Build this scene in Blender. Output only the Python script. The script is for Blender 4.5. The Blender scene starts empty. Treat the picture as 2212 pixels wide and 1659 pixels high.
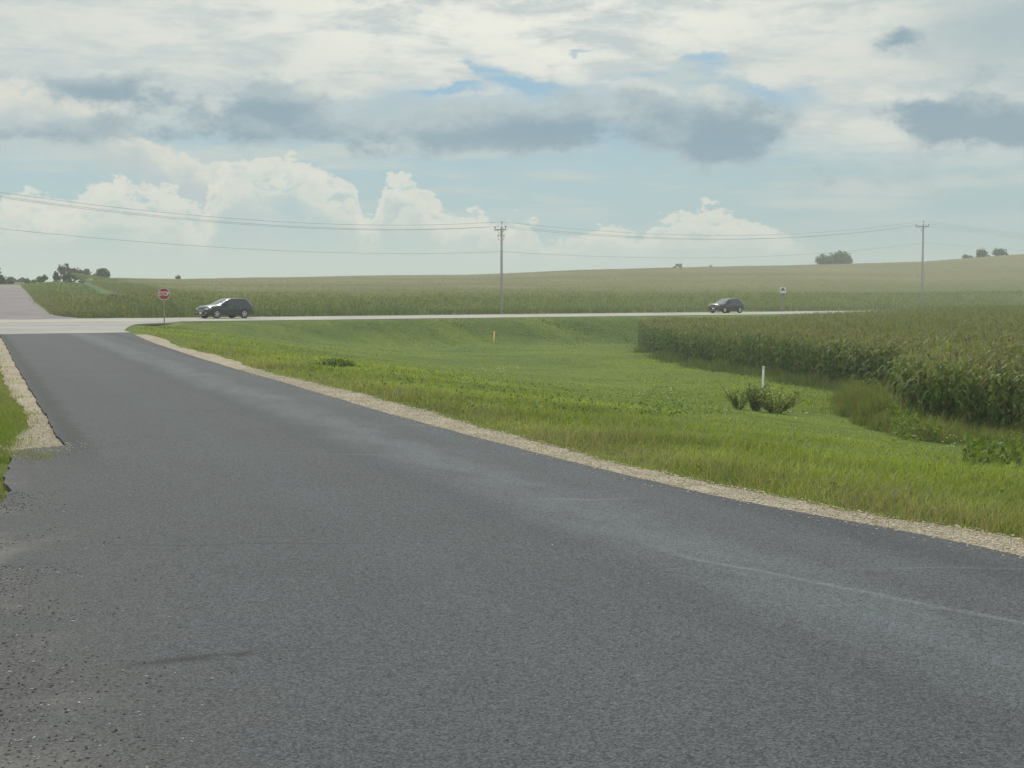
import bpy, math, random
import numpy as np
from mathutils import Vector, Matrix
R = math.radians
rng = np.random.default_rng(7)
random.seed(7)
scene = bpy.context.scene
COL = scene.collection

# ------------------------------------------------------------------ camera
FOC = 3322.0; CX, CY = 1106.0, 829.5; HORIZ = 645.0; EYE = 1.65      # measured on a 2212 px wide view of the photograph
PITCH = math.atan((CY - HORIZ) / FOC)
cam_d = bpy.data.cameras.new('camera'); cam = bpy.data.objects.new('camera', cam_d); COL.objects.link(cam)
cam.location = (0, 0, EYE); cam.rotation_euler = (R(90) - PITCH, 0, 0)
cam_d.sensor_width = 36; cam_d.lens = 36 * FOC / 2212.0
cam_d.clip_start = 0.1; cam_d.clip_end = 6000
scene.camera = cam

# ------------------------------------------------------------------ render / exposure
scene.view_settings.view_transform = 'Standard'; scene.view_settings.look = 'None'
EXPO = 0.35
scene.view_settings.exposure = EXPO; scene.view_settings.gamma = 1.0
scene.cycles.max_bounces = 6; scene.cycles.diffuse_bounces = 3; scene.cycles.transmission_bounces = 3
scene.cycles.transparent_max_bounces = 8; scene.cycles.volume_bounces = 0
scene.cycles.use_denoising = True

# ------------------------------------------------------------------ sun
SUN_AZ, SUN_EL = R(-14), R(52)
sd = bpy.data.lights.new('sun', 'SUN'); sd.energy = 2.6; sd.angle = R(6); sd.color = (1.0, 0.955, 0.87)
sun = bpy.data.objects.new('sun', sd); COL.objects.link(sun); sun.location = (0, 0, 60)
sdir = Vector((math.sin(SUN_AZ) * math.cos(SUN_EL), math.cos(SUN_AZ) * math.cos(SUN_EL), math.sin(SUN_EL)))
sun.rotation_euler = (-sdir).to_track_quat('-Z', 'Y').to_euler()

# ------------------------------------------------------------------ world: Nishita sky with procedural cloud layers in azimuth/elevation
def pix_dir(px, py):
    cx, cy = (px - CX) / FOC, (CY - py) / FOC
    c, s = math.cos(PITCH), math.sin(PITCH)
    return np.array([cx, c + cy * s, -s + cy * c])
def azel(px, py):
    d = pix_dir(px, py); d = d / np.linalg.norm(d)
    return math.degrees(math.atan2(d[0], d[1])), math.degrees(math.asin(d[2]))
PXD = 0.01725

def srgb(r, g, b):
    f = lambda c: (c / 255 / 12.92) if c / 255 <= 0.04045 else ((c / 255 + 0.055) / 1.055) ** 2.4
    return (f(r), f(g), f(b), 1)

class NT:
    """small helper to write node maths as expressions"""
    def __init__(s, nt): s.nt = nt; s.n = nt.nodes; s.l = nt.links
    def node(s, t, **k):
        n = s.n.new(t)
        for a, v in k.items(): setattr(n, a, v)
        return n
    def put(s, sock, v):
        if isinstance(v, bpy.types.NodeSocket): s.l.new(v, sock)
        elif v is not None: sock.default_value = v
    def m(s, op, a, b=None, c=None, clamp=False):
        n = s.node('ShaderNodeMath', operation=op, use_clamp=clamp)
        s.put(n.inputs[0], a); s.put(n.inputs[1], b)
        if c is not None: s.put(n.inputs[2], c)
        return n.outputs[0]
    def v(s, op, a, b=None):
        n = s.node('ShaderNodeVectorMath', operation=op)
        s.put(n.inputs[0], a)
        if b is not None: s.put(n.inputs[1], b)
        return n.outputs['Value'] if op in ('LENGTH', 'DOT_PRODUCT', 'DISTANCE') else n.outputs[0]
    def xyz(s, x, y, z=0.0):
        n = s.node('ShaderNodeCombineXYZ'); s.put(n.inputs[0], x); s.put(n.inputs[1], y); s.put(n.inputs[2], z); return n.outputs[0]
    def sep(s, v):
        n = s.node('ShaderNodeSeparateXYZ'); s.put(n.inputs[0], v); return n.outputs
    def noise(s, vec, scale, detail=3, rough=0.5, dist=0.0, col=False):
        n = s.node('ShaderNodeTexNoise'); s.put(n.inputs['Vector'], vec)
        n.inputs['Scale'].default_value = scale; n.inputs['Detail'].default_value = detail
        n.inputs['Roughness'].default_value = rough; n.inputs['Distortion'].default_value = dist
        return n.outputs['Color'] if col else n.outputs['Fac']
    def voro(s, vec, scale, out='Distance', feature='F1', rnd=1.0):
        n = s.node('ShaderNodeTexVoronoi', feature=feature); s.put(n.inputs['Vector'], vec)
        n.inputs['Scale'].default_value = scale; n.inputs['Randomness'].default_value = rnd
        return n.outputs[out]
    def ss(s, v, a, b, o0=0.0, o1=1.0, smooth=True):
        n = s.node('ShaderNodeMapRange', interpolation_type='SMOOTHSTEP' if smooth else 'LINEAR')
        s.put(n.inputs[0], v); s.put(n.inputs[1], a); s.put(n.inputs[2], b); s.put(n.inputs[3], o0); s.put(n.inputs[4], o1)
        return n.outputs[0]
    def mix(s, f, a, b, blend='MIX'):
        n = s.node('ShaderNodeMix', data_type='RGBA', blend_type=blend)
        s.put(n.inputs[0], f); s.put(n.inputs[6], a); s.put(n.inputs[7], b)
        return n.outputs[2]
    def curve(s, v, pts, x0, x1, y0, y1):
        """float curve through (x, y) points given in world units"""
        n = s.node('ShaderNodeFloatCurve'); c = n.mapping.curves[0]
        P = [((x - x0) / (x1 - x0), (y - y0) / (y1 - y0)) for x, y in pts]
        c.points[0].location = P[0]; c.points[1].location = P[-1]
        for p in P[1:-1]: c.points.new(*p)
        n.mapping.use_clip = False; n.mapping.update()
        s.put(n.inputs['Value'], s.ss(v, x0, x1, 0, 1, smooth=False))
        return s.m('ADD', s.m('MULTIPLY', n.outputs[0], y1 - y0), y0)

SKY_STR = 0.12
def build_world():
    """the upper sky: Nishita under a broken bright cloud sheet"""
    w = bpy.data.worlds.new('World'); scene.world = w; w.use_nodes = True
    t = NT(w.node_tree); t.n.clear()
    sky = t.node('ShaderNodeTexSky', sky_type='NISHITA', sun_disc=False, sun_elevation=SUN_EL, sun_rotation=SUN_AZ)
    sky.air_density = 1.0; sky.dust_density = 1.2; sky.ozone_density = 1.0
    d = t.node('ShaderNodeTexCoord').outputs['Generated']
    X, Y, Z = t.sep(d); zz = t.m('ADD', t.m('MAXIMUM', Z, 0.0), 0.06)
    n = t.noise(t.xyz(t.m('DIVIDE', X, zz), t.m('DIVIDE', Y, zz), 0), 0.9, 3, 0.6, 0.4)
    k = 2 ** -EXPO
    cl = t.mix(1.0, srgb(216, 219, 213), (k, k, k, 1), 'MULTIPLY')
    c = t.mix(t.ss(n, 0.3, 0.55, 0.25, 0.9), t.mix(1.0, sky.outputs[0], (SKY_STR, SKY_STR, SKY_STR, 1), 'MULTIPLY'), cl)
    bg = t.node('ShaderNodeBackground'); t.l.new(c, bg.inputs[0]); bg.inputs[1].default_value = 1.0
    out = t.node('ShaderNodeOutputWorld'); t.l.new(bg.outputs[0], out.inputs[0])
    w.cycles.sampling_method = 'MANUAL'; w.cycles.sample_map_resolution = 512
build_world()

def sky_material():
    """the lower 30 degrees of sky with its cloud banks, shone from a distant dome"""
    m = bpy.data.materials.new('sky_clouds'); m.use_nodes = True; t = NT(m.node_tree); t.n.clear()
    sky = t.node('ShaderNodeTexSky', sky_type='NISHITA', sun_disc=False, sun_elevation=SUN_EL, sun_rotation=SUN_AZ)
    sky.air_density = 1.0; sky.dust_density = 1.2; sky.ozone_density = 1.0
    d = t.v('NORMALIZE', t.node('ShaderNodeTexCoord').outputs['Object'])
    t.l.new(d, sky.inputs[0])
    X, Y, Z = t.sep(d)
    az = t.m('MULTIPLY', t.m('ARCTAN2', X, Y), 57.29578)
    el = t.m('MULTIPLY', t.m('ARCSINE', Z), 57.29578)
    # warped coordinates (deg): the ragged outlines of the clouds
    stretch = t.v('MULTIPLY', d, (1.0, 1.0, 1.7))
    w1 = t.v('MULTIPLY', t.v('SUBTRACT', t.noise(stretch, 9, 6, 0.62, col=True), (0.5, 0.5, 0.5)), (5.2, 2.6, 0))
    w2 = t.v('MULTIPLY', t.v('SUBTRACT', t.noise(stretch, 34, 7, 0.62, col=True), (0.5, 0.5, 0.5)), (1.7, 1.25, 0))
    uv = t.xyz(az, el, 0)
    uvw = t.v('ADD', t.v('ADD', uv, w1), w2)
    uvs = t.v('ADD', uv, w2)
    # flat cloud-deck coordinates: a sheet seen in perspective
    zz = t.m('ADD', t.m('MAXIMUM', Z, 0.0), 0.06)
    deck = t.xyz(t.m('DIVIDE', X, zz), t.m('DIVIDE', Y, zz), 0)
    n_deck = t.noise(deck, 0.9, 8, 0.6, 0.4)
    n_deck2 = t.noise(t.v('ADD', deck, (7.3, 2.1, 0)), 2.6, 7, 0.62, 0.6)
    n_soft = t.noise(stretch, 5, 5, 0.55)
    n_fine = t.noise(stretch, 26, 6, 0.6)
    n_puff = t.noise(t.v('ADD', stretch, (3.1, 1.7, 0.4)), 46, 6, 0.55)

    def blob(src, px, py, rx, ry, rot=0.0):
        a, e = azel(px, py)
        v = t.v('SUBTRACT', src, (a, e, 0))
        if rot:
            c, s_ = math.cos(rot), math.sin(rot)
            x, y, _ = t.sep(v)
            v = t.xyz(t.m('ADD', t.m('MULTIPLY', x, c), t.m('MULTIPLY', y, s_)), t.m('SUBTRACT', t.m('MULTIPLY', y, c), t.m('MULTIPLY', x, s_)), 0)
        v = t.v('MULTIPLY', v, (1 / (rx * PXD), 1 / (ry * PXD), 0))
        return t.v('LENGTH', v)
    def field(src, blobs, inner=0.25, outer=1.25):
        acc = None
        for b in blobs:
            k = t.ss(blob(src, *b[:5]), inner, outer, b[5] if len(b) > 5 else 1.0, 0.0)
            acc = k if acc is None else t.m('MAXIMUM', acc, k)
        return acc

    base = t.mix(1.0, sky.outputs[0], (SKY_STR, SKY_STR, SKY_STR, 1), 'MULTIPLY')
    # the clear air behind the clouds: pale at the horizon, bluer higher up
    air = t.mix(t.ss(el, 0.0, 3.2), srgb(194, 207, 196), srgb(160, 190, 198))
    air = t.mix(t.ss(el, 3.5, 8.5), air, srgb(132, 176, 204))
    c = t.mix(t.ss(el, 0.0, 30.0, 0.95, 0.55), base, air)
    c = t.mix(t.m('MULTIPLY', t.ss(az, 2, 14), t.ss(el, 8, 1, 0.0, 0.45)), c, srgb(160, 182, 184))
    # thin streaks between the banks
    thin = t.v('MULTIPLY', d, (1, 1, 7.0))
    streak = t.m('MULTIPLY', t.ss(t.noise(thin, 7, 7, 0.62), 0.46, 0.64), t.ss(el, 1.5, 4.0, 0, 0.8))
    c = t.mix(streak, c, srgb(198, 206, 201))
    # high bright sheet with blue gaps
    gap = field(uvw, [(1125, 176, 165, 30, -0.26), (1225, 192, 90, 20, -0.26), (1020, 150, 60, 14, -.2), (1470, 168, 130, 28, -0.10), (1610, 196, 140, 28, -0.28), (1500, 140, 60, 16, 0), (1285, 100, 26, 10, 0), (950, 190, 120, 14, 0), (1690, 215, 90, 30, 0, .5)], 0.35, 1.15)
    lower = t.m('ADD', t.curve(az, [(-40, 5.2), (-18, 5.2), (-9, 6.3), (-3, 7.0), (4, 7.0), (9, 5.6), (13, 4.8), (20, 4.8), (40, 5)], -40, 40, 0, 14), t.m('MULTIPLY', t.m('SUBTRACT', n_soft, 0.5), 5.0))
    hi = t.ss(t.m('SUBTRACT', el, lower), -0.5, 1.2)
    hi = t.m('MULTIPLY', hi, t.ss(n_deck, 0.22, 0.42, 0.75, 1.0))
    hi = t.m('MULTIPLY', hi, t.m('SUBTRACT', 1.0, gap, clamp=True))
    tex = t.m('ADD', t.m('MULTIPLY', n_deck2, 0.55), t.m('MULTIPLY', t.noise(t.v('MULTIPLY', stretch, (1, 1, 1.5)), 17, 8, 0.68), 0.45))
    hcol = t.mix(t.ss(tex, 0.38, 0.58), srgb(190, 201, 203), srgb(216, 219, 212))
    glow = t.m('MULTIPLY', t.ss(blob(uvw, 1100, 40, 760, 130), 0.1, 1.4, 1, 0), t.ss(tex, 0.40, 0.56))
    hcol = t.mix(t.m('MULTIPLY', glow, 0.9), hcol, srgb(240, 239, 228))
    ltex = t.m('MULTIPLY', t.ss(t.noise(t.v('MULTIPLY', d, (1, 1, 5.0)), 13, 8, 0.66), 0.52, 0.68), 0.6)
    hcol = t.mix(ltex, hcol, srgb(184, 198, 203))
    hcol = t.mix(t.m('MULTIPLY', field(uvw, [(2230, 50, 260, 130)], 0.2, 1.3), 0.8), hcol, srgb(160, 181, 188))
    c = t.mix(hi, c, hcol)
    # bright cumulus edges round the left grey bank
    cumL = t.m('ADD', t.curve(az, [(-40, 6.5), (-19, 7.6), (-16.5, 7.4), (-14.5, 6.6), (-12.5, 5.6), (-10, 4.6), (-8, 3.0), (40, 0.0)], -40, 40, 0, 14), t.m('MULTIPLY', t.m('SUBTRACT', n_puff, 0.5), 3.0))
    dl = t.m('SUBTRACT', cumL, el)
    mL = t.m('MULTIPLY', t.ss(dl, 0.0, 0.35), t.ss(dl, 1.2, 2.9, 1.0, 0.0))
    mL = t.m('MULTIPLY', mL, t.ss(az, -7.5, -11))
    c = t.mix(t.m('MULTIPLY', mL, 0.85), c, t.mix(t.ss(dl, 0.1, 1.5), srgb(224, 221, 208), srgb(184, 196, 199)))
    # grey-blue bank across the middle: soft joined masses, darker towards their flat bases
    def soft(src, blobs):
        acc = None
        for b in blobs:
            r_ = blob(src, *b[:4]); k = t.m('MULTIPLY', t.m('EXPONENT', t.m('MULTIPLY', t.m('MULTIPLY', r_, r_), -1.0)), b[4] if len(b) > 4 else 1.0)
            acc = k if acc is None else t.m('ADD', acc, k)
        return acc
    uvm = t.v('ADD', t.v('ADD', uv, t.v('MULTIPLY', w1, (.45, .45, 0))), t.v('MULTIPLY', w2, (.8, .8, 0)))
    dens = soft(uvm, [(120, 185, 120, 36), (270, 195, 120, 42), (60, 288, 170, 32), (200, 270, 90, 22, .6), (560, 225, 150, 56), (640, 240, 90, 40), (430, 285, 210, 30), (800, 280, 210, 52, .9), (960, 235, 150, 46, .8),
                       (1080, 280, 130, 60), (1260, 260, 170, 66), (1350, 215, 120, 36, .8), (1460, 280, 90, 60, .8), (1600, 255, 110, 80), (1560, 320, 90, 36, .8), (1710, 262, 60, 26, .9), (1990, 265, 110, 60), (2120, 245, 120, 66), (2220, 275, 90, 50),
                       (1945, 88, 60, 26, 1.1), (2165, 148, 46, 24, .8), (840, 142, 60, 12, .5), (1860, 375, 200, 30, .5), (2060, 410, 170, 30, .5), (2180, 450, 120, 20, .45), (1000, 330, 260, 16, .4)])
    nn = t.m('ADD', t.m('MULTIPLY', n_fine, 0.55), t.m('MULTIPLY', t.noise(t.v('ADD', stretch, (1.1, 5.7, 0.4)), 50, 8, 0.68), 0.45))
    dk = t.ss(t.m('ADD', dens, t.m('MULTIPLY', t.m('SUBTRACT', nn, 0.5), 3.4)), 0.30, 1.15)
    core = soft(uvm, [(230, 208, 130, 26), (60, 310, 160, 20, .8), (560, 250, 110, 28), (440, 300, 160, 20), (800, 305, 150, 26, .8), (1160, 300, 200, 32), (1330, 285, 120, 30, .8), (1560, 320, 80, 30), (1640, 290, 70, 24, .8), (2080, 285, 190, 46, 1.1), (2000, 240, 100, 36, .6), (1600, 270, 90, 50, .7), (1945, 90, 50, 20, .8)])
    dcol = t.mix(t.ss(t.m('ADD', t.m('ADD', t.m('MULTIPLY', core, 0.75), t.m('MULTIPLY', dens, 0.35)), t.m('MULTIPLY', t.m('SUBTRACT', nn, 0.5), 3.0)), 0.0, 1.25), srgb(184, 197, 199), srgb(130, 157, 174))
    dcol = t.mix(t.ss(el, 3.0, 5.2, 0.45, 0.0), dcol, srgb(168, 188, 192))
    c = t.mix(t.m('MULTIPLY', dk, 0.92), c, dcol)
    # cumulus row above the horizon: outline curve in degrees, broken by noise into puffs
    prof = [(-60, 395), (60, 402), (130, 405), (190, 388), (232, 368), (300, 388), (360, 392), (410, 412), (440, 432), (462, 350), (500, 318), (560, 312), (640, 318), (700, 350),
            (770, 390), (800, 440), (825, 372), (862, 366), (920, 388), (965, 430), (1000, 452), (1035, 430), (1085, 472), (1128, 452), (1165, 482), (1205, 508), (1250, 500), (1320, 455),
            (1372, 478), (1420, 446), (1480, 436), (1540, 428), (1610, 440), (1680, 478), (1732, 500), (1780, 540), (1850, 600), (1900, 640), (2300, 640)]
    P = [(-50, 3.6)] + [(azel(x, y)[0], azel(x, y)[1]) for x, y in prof] + [(50, 2.0)]
    top = t.curve(az, P, -50, 50, 0, 8)
    wv = t.v('MULTIPLY', t.v('SUBTRACT', t.noise(stretch, 60, 4, 0.6, col=True), (.5, .5, .5)), (0.03, 0.03, 0.03))
    bil = t.voro(t.v('ADD', stretch, wv), 58, feature='SMOOTH_F1')
    bil2 = t.voro(t.v('ADD', stretch, wv), 140, feature='F1')
    for row, (drop, off, amp, k0) in enumerate(((0.26, (0, 0, 0), 1.25, .80), (0.62, (5.3, 1.1, 2.2), 1.5, .62), (1.15, (2.7, 8.1, 4.4), 1.7, .55))):
        if row:
            bil = t.voro(t.v('ADD', t.v('ADD', stretch, wv), off), 40, feature='SMOOTH_F1'); bil2 = t.voro(t.v('ADD', t.v('ADD', stretch, wv), off), 105, feature='F1')
        pn = t.noise(t.v('ADD', stretch, off), 40, 7, 0.6)
        lump = t.m('ADD', t.m('MULTIPLY', t.m('SUBTRACT', 0.42, bil), 0.95 * amp), t.m('MULTIPLY', t.m('SUBTRACT', 0.42, bil2), 0.42 * amp))
        top2 = t.m('ADD', t.m('ADD', t.m('SUBTRACT', top, drop), lump), t.m('MULTIPLY', t.m('SUBTRACT', pn, 0.5), 1.1 * amp))
        dd = t.m('SUBTRACT', top2, el)
        cm = t.m('MULTIPLY', t.ss(dd, -0.03, 0.20), t.ss(dd, 0.5, 2.0, 1.0, 0.0))
        cm = t.m('MULTIPLY', t.m('MULTIPLY', cm, t.ss(el, 0.9, 2.7)), t.ss(az, 11.6, 9.4, .15, 1))
        cm = t.m('MULTIPLY', cm, t.ss(t.m('ADD', pn, t.ss(dd, 0.1, 0.6, 0.3, 0.0)), 0.34, 0.54, 0.35, 1.0))
        lit = t.m('ADD', t.ss(dd, 0.0, 1.3, 0.85, 0.1), t.m('MULTIPLY', t.m('SUBTRACT', pn, 0.5), 2.4))
        ccol = t.mix(t.ss(lit, 0.0, 0.8), srgb(190, 203, 201), srgb(226, 225, 213))
        c = t.mix(t.m('MULTIPLY', cm, k0), c, ccol)
    k = 2 ** -EXPO * 1.02
    c = t.mix(1.0, c, (k, k, k, 1), 'MULTIPLY')
    em = t.node('ShaderNodeEmission'); t.l.new(c, em.inputs[0])
    out = t.node('ShaderNodeOutputMaterial'); t.l.new(em.outputs[0], out.inputs[0])
    m.cycles.emission_sampling = 'NONE'
    return m

# ------------------------------------------------------------------ object helpers
def tag(o, label=None, cat=None, group=None, kind=None):
    if label: o['label'] = label
    if cat: o['category'] = cat
    if group: o['group'] = group
    if kind: o['kind'] = kind
    return o
def empty(name, loc, rz=0.0):
    o = bpy.data.objects.new(name, None); COL.objects.link(o); o.location = loc; o.rotation_euler = (0, 0, rz); o.empty_display_size = 0.3
    return o
def mesh_np(name, V, F, mats, colors=None, parent=None, smooth=False, mat_idx=None):
    """V (n,3); F (m,3) or (m,4) array, or a list of arrays mixing both"""
    V = np.asarray(V, dtype=np.float32).reshape(-1, 3)
    Fs = F if isinstance(F, list) else [F]
    Fs = [np.asarray(f, dtype=np.int32) for f in Fs if len(f)]
    me = bpy.data.meshes.new(name)
    me.vertices.add(len(V)); me.vertices.foreach_set('co', V.ravel())
    loops = np.concatenate([f.ravel() for f in Fs])
    tot = np.concatenate([np.full(len(f), f.shape[1], dtype=np.int32) for f in Fs])
    start = np.concatenate([[0], np.cumsum(tot)[:-1]]).astype(np.int32)
    me.loops.add(len(loops)); me.loops.foreach_set('vertex_index', loops)
    me.polygons.add(len(tot)); me.polygons.foreach_set('loop_start', start)
    me.polygons.foreach_set('use_smooth', np.full(len(tot), smooth, dtype=bool))
    for m in (mats if isinstance(mats, (list, tuple)) else [mats]): me.materials.append(m)
    if mat_idx is not None: me.polygons.foreach_set('material_index', np.asarray(mat_idx, dtype=np.int32))
    if colors is not None:
        a = me.color_attributes.new('Col', 'FLOAT_COLOR', 'POINT')
        c = np.ones((len(V), 4), dtype=np.float32); c[:, :3] = colors
        a.data.foreach_set('color', c.ravel())
    me.update(calc_edges=True); me.validate()
    o = bpy.data.objects.new(name, me); COL.objects.link(o)
    if parent: o.parent = parent
    return o

class MB:
    """collects simple shapes and links them as one mesh object"""
    def __init__(s): s.V = []; s.F = []
    def add(s, V, F):
        k = len(s.V); s.V += [tuple(v) for v in V]; s.F += [tuple(i + k for i in f) for f in F]
    def box(s, c, d, M=None, taper=1.0):
        x, y, z = d[0] / 2, d[1] / 2, d[2] / 2
        V = [Vector((sx * x * (taper if sz > 0 else 1), sy * y * (taper if sz > 0 else 1), sz * z)) for sx in (-1, 1) for sy in (-1, 1) for sz in (-1, 1)]
        if M is not None: V = [M @ v for v in V]
        V = [v + Vector(c) for v in V]
        s.add(V, [(0, 1, 3, 2), (4, 6, 7, 5), (0, 4, 5, 1), (2, 3, 7, 6), (0, 2, 6, 4), (1, 5, 7, 3)])
    def tube(s, pts, rad, n=8, caps=True):
        pts = [Vector(p) for p in pts]; m = len(pts)
        rads = rad if isinstance(rad, (list, tuple)) else [rad] * m
        rings = []
        for i, p in enumerate(pts):
            d = (pts[min(i + 1, m - 1)] - pts[max(i - 1, 0)]).normalized()
            a = d.cross(Vector((0, 0, 1)) if abs(d.z) < 0.9 else Vector((1, 0, 0))).normalized(); b = d.cross(a)
            rings.append([p + (a * math.cos(2 * math.pi * k / n) + b * math.sin(2 * math.pi * k / n)) * rads[i] for k in range(n)])
        F = []
        for i in range(m - 1):
            for k in range(n): F.append((i * n + k, i * n + (k + 1) % n, (i + 1) * n + (k + 1) % n, (i + 1) * n + k))
        if caps: F.append(tuple(range(n))[::-1]); F.append(tuple((m - 1) * n + k for k in range(n)))
        s.add([v for r in rings for v in r], F)
    def lathe(s, prof, n=20, axis='z', c=(0, 0, 0)):
        V = []
        for r, h in prof:
            for k in range(n):
                a = 2 * math.pi * k / n
                p = (r * math.cos(a), r * math.sin(a), h)
                if axis == 'y': p = (p[0], p[2], p[1])
                V.append((p[0] + c[0], p[1] + c[1], p[2] + c[2]))
        F = [(i * n + k, i * n + (k + 1) % n, (i + 1) * n + (k + 1) % n, (i + 1) * n + k) for i in range(len(prof) - 1) for k in range(n)]
        s.add(V, F)
    def build(s, name, mat, parent=None, smooth=False):
        me = bpy.data.meshes.new(name); me.from_pydata(s.V, [], s.F); me.materials.append(mat)
        me.polygons.foreach_set('use_smooth', [smooth] * len(me.polygons))
        me.update()
        o = bpy.data.objects.new(name, me); COL.objects.link(o)
        if parent: o.parent = parent
        return o

def build_sky():
    els = np.radians(np.concatenate([np.linspace(-6, 30, 19)])); azs = np.linspace(0, 2 * np.pi, 97)[:-1]; Rd = 3600.0
    V = np.array([(math.sin(a) * math.cos(e) * Rd, math.cos(a) * math.cos(e) * Rd, math.sin(e) * Rd) for e in els for a in azs])
    n = len(azs); F = [(i * n + k, (i + 1) * n + k, (i + 1) * n + (k + 1) % n, i * n + (k + 1) % n) for i in range(len(els) - 1) for k in range(n)]
    o = mesh_np('sky', V, np.array(F), sky_material(), smooth=True); o.location = (0, 0, EYE)
    tag(o, kind='structure', label='broken summer cloud over pale blue sky')
build_sky()

# ------------------------------------------------------------------ terrain
US, UC = math.sin(R(19.1)), math.cos(R(19.1))          # the side road runs 19 degrees left of +Y
def st(x, y): return UC * x + US * y, -US * x + UC * y   # s: across the side road to the right, t: along it
def st_inv(s, t): return UC * s - US * t, US * s + UC * t
def Q(x, y): return (155.5 + x - y) * 0.70710678        # distance this side of the far lane of the highway
def sstep(v, a, b):
    u = np.clip((v - a) / (b - a), 0, 1); return u * u * (3 - 2 * u)
def road_z(x, y):
    q = Q(x, y)
    zh = -0.01 * (q + 2.5)
    return np.where(q < 10, zh, -0.125 + 0.155 * sstep(q, 10, 26))
_px = np.array([-900, -100, 40, 80, 130, 190, 240, 400, 700, 1000, 1083, 1200, 1400, 1500, 1700, 1800, 1990, 2080, 2212, 2500, 3200], float)
_sy = np.array([613, 613, 613, 606, 600.5, 598.5, 598, 599, 594, 591, 588, 583, 577, 574, 571, 568, 563, 556, 546, 530, 510], float)
_dc = np.array([253, 253, 253, 262, 280, 312, 330, 360, 420, 445, 450, 460, 490, 510, 530, 540, 550, 555, 560, 570, 600], float)
_ch = np.array([0, 0, 0, 0.35, 0.6, 1.3, 2.1, 2.25, 2.25, 2.25, 2.25, 2.25, 2.25, 2.25, 2.25, 2.25, 2.25, 2.25, 2.25, 2.25, 2.25], float)
_zc = EYE + (HORIZ - _sy) * _dc / FOC - _ch
def crest(x, y):
    p = CX + FOC * x / np.maximum(y, 1.0)
    return np.interp(p, _px, _dc), np.interp(p, _px, _zc)
def edge_d(x, y):
    a = np.clip(x / np.maximum(y, 1.0), -0.8, 0.6)
    return 172.5 / (1 - a)
def lowfreq(x, y, k=1.0):
    return (np.sin(x * 0.11 * k + 1.3) * np.cos(y * 0.083 * k + 0.4) + 0.6 * np.sin(x * 0.23 * k - y * 0.19 * k + 2.0) + 0.35 * np.sin(x * .51 * k + y * .43 * k)) / 1.95
def Hn(x, y):
    s, t = st(x, y); q = Q(x, y)
    flare = 6.4 + 0.012 * np.maximum(t - 60, 0) ** 1.35
    dl = s - flare - 0.6; dh = q - 9.2
    ul = np.clip(dl / 21, 0, 1)
    fl = 0.5 * ul + 0.5 * sstep(ul, 0, 1)
    fh = sstep(dh, 0, 8.5)
    floor = -2.35 + 0.95 * sstep(x, 15, 60) + 0.10 * lowfreq(x, y)
    rz = road_z(x, y) - 0.045
    z = rz + (floor - rz) * fl * fh
    # left verge is a touch proud of the road further out
    z = z + 0.25 * sstep(-s, 1.5, 9) * sstep(q, 14, 24) * sstep(y, 12, 22)
    # small undulation of the grass
    z = z + 0.035 * lowfreq(x, y, 4.0) * sstep(dl, 0.4, 3) * sstep(dh, 0.5, 3)
    return z
def Hf(x, y):
    dc, zc = crest(x, y); d0 = edge_d(x, y)
    u = np.clip((y - d0) / (dc - d0), 0, None)
    uu = np.minimum(u, 1)
    z = -0.15 + (zc + 0.15) * uu ** 1.12
    z = np.where(y > dc, zc - np.minimum((y - dc) * 0.03, 10.0) - 2.0 * sstep(y, dc, dc + 60), z)
    z = z + 0.25 * lowfreq(x, y, .35) * np.sin(np.pi * np.clip(u, 0, 1)) 
    return z
def H(x, y):
    x = np.asarray(x, float); y = np.asarray(y, float)
    q = Q(x, y); w = sstep(q, -9.0, -3.4)
    return Hn(x, y) * w + Hf(x, y) * (1 - w)
def hz(x, y): return float(H(x, y))
def ray(px, py, f=H, lift=0.0):
    """world points where rays through photo pixels meet a height field"""
    px = np.atleast_1d(np.asarray(px, float)); py = np.atleast_1d(np.asarray(py, float))
    c, s = math.cos(PITCH), math.sin(PITCH)
    cx, cy = (px - CX) / FOC, (CY - py) / FOC
    dx, dy, dz = cx, c + cy * s, -s + cy * c
    lo = np.full(px.shape, 3.0); hit = np.full(px.shape, np.nan)
    tt = 3.0 * 1.012 ** np.arange(0, 460)
    prev = np.full(px.shape, 3.0); done = np.zeros(px.shape, bool); a = prev.copy(); b = prev.copy()
    for k in tt[1:]:
        z = EYE + dz * k; below = (z < f(dx * k, dy * k) + lift) & ~done
        a[below] = prev[below]; b[below] = k; done |= below; prev[:] = k
    for _ in range(18):
        mid = (a + b) / 2; below = (EYE + dz * mid) < f(dx * mid, dy * mid) + lift
        b = np.where(below, mid, b); a = np.where(below, a, mid)
    X, Yw = dx * b, dy * b
    X[~done] = np.nan
    return X, Yw, EYE + dz * b
_TX = np.arange(-300, 3001, 20.0); _TY = np.concatenate([np.arange(594, 740, 1.5), np.arange(741, 1560, 4.0)])
_gx, _gy = np.meshgrid(_TX, _TY)
_rx, _ry, _ = ray(_gx.ravel(), _gy.ravel())
_TI = np.where(np.isnan(_rx), 0.0, 1.0 / _ry).reshape(_gx.shape)
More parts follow.
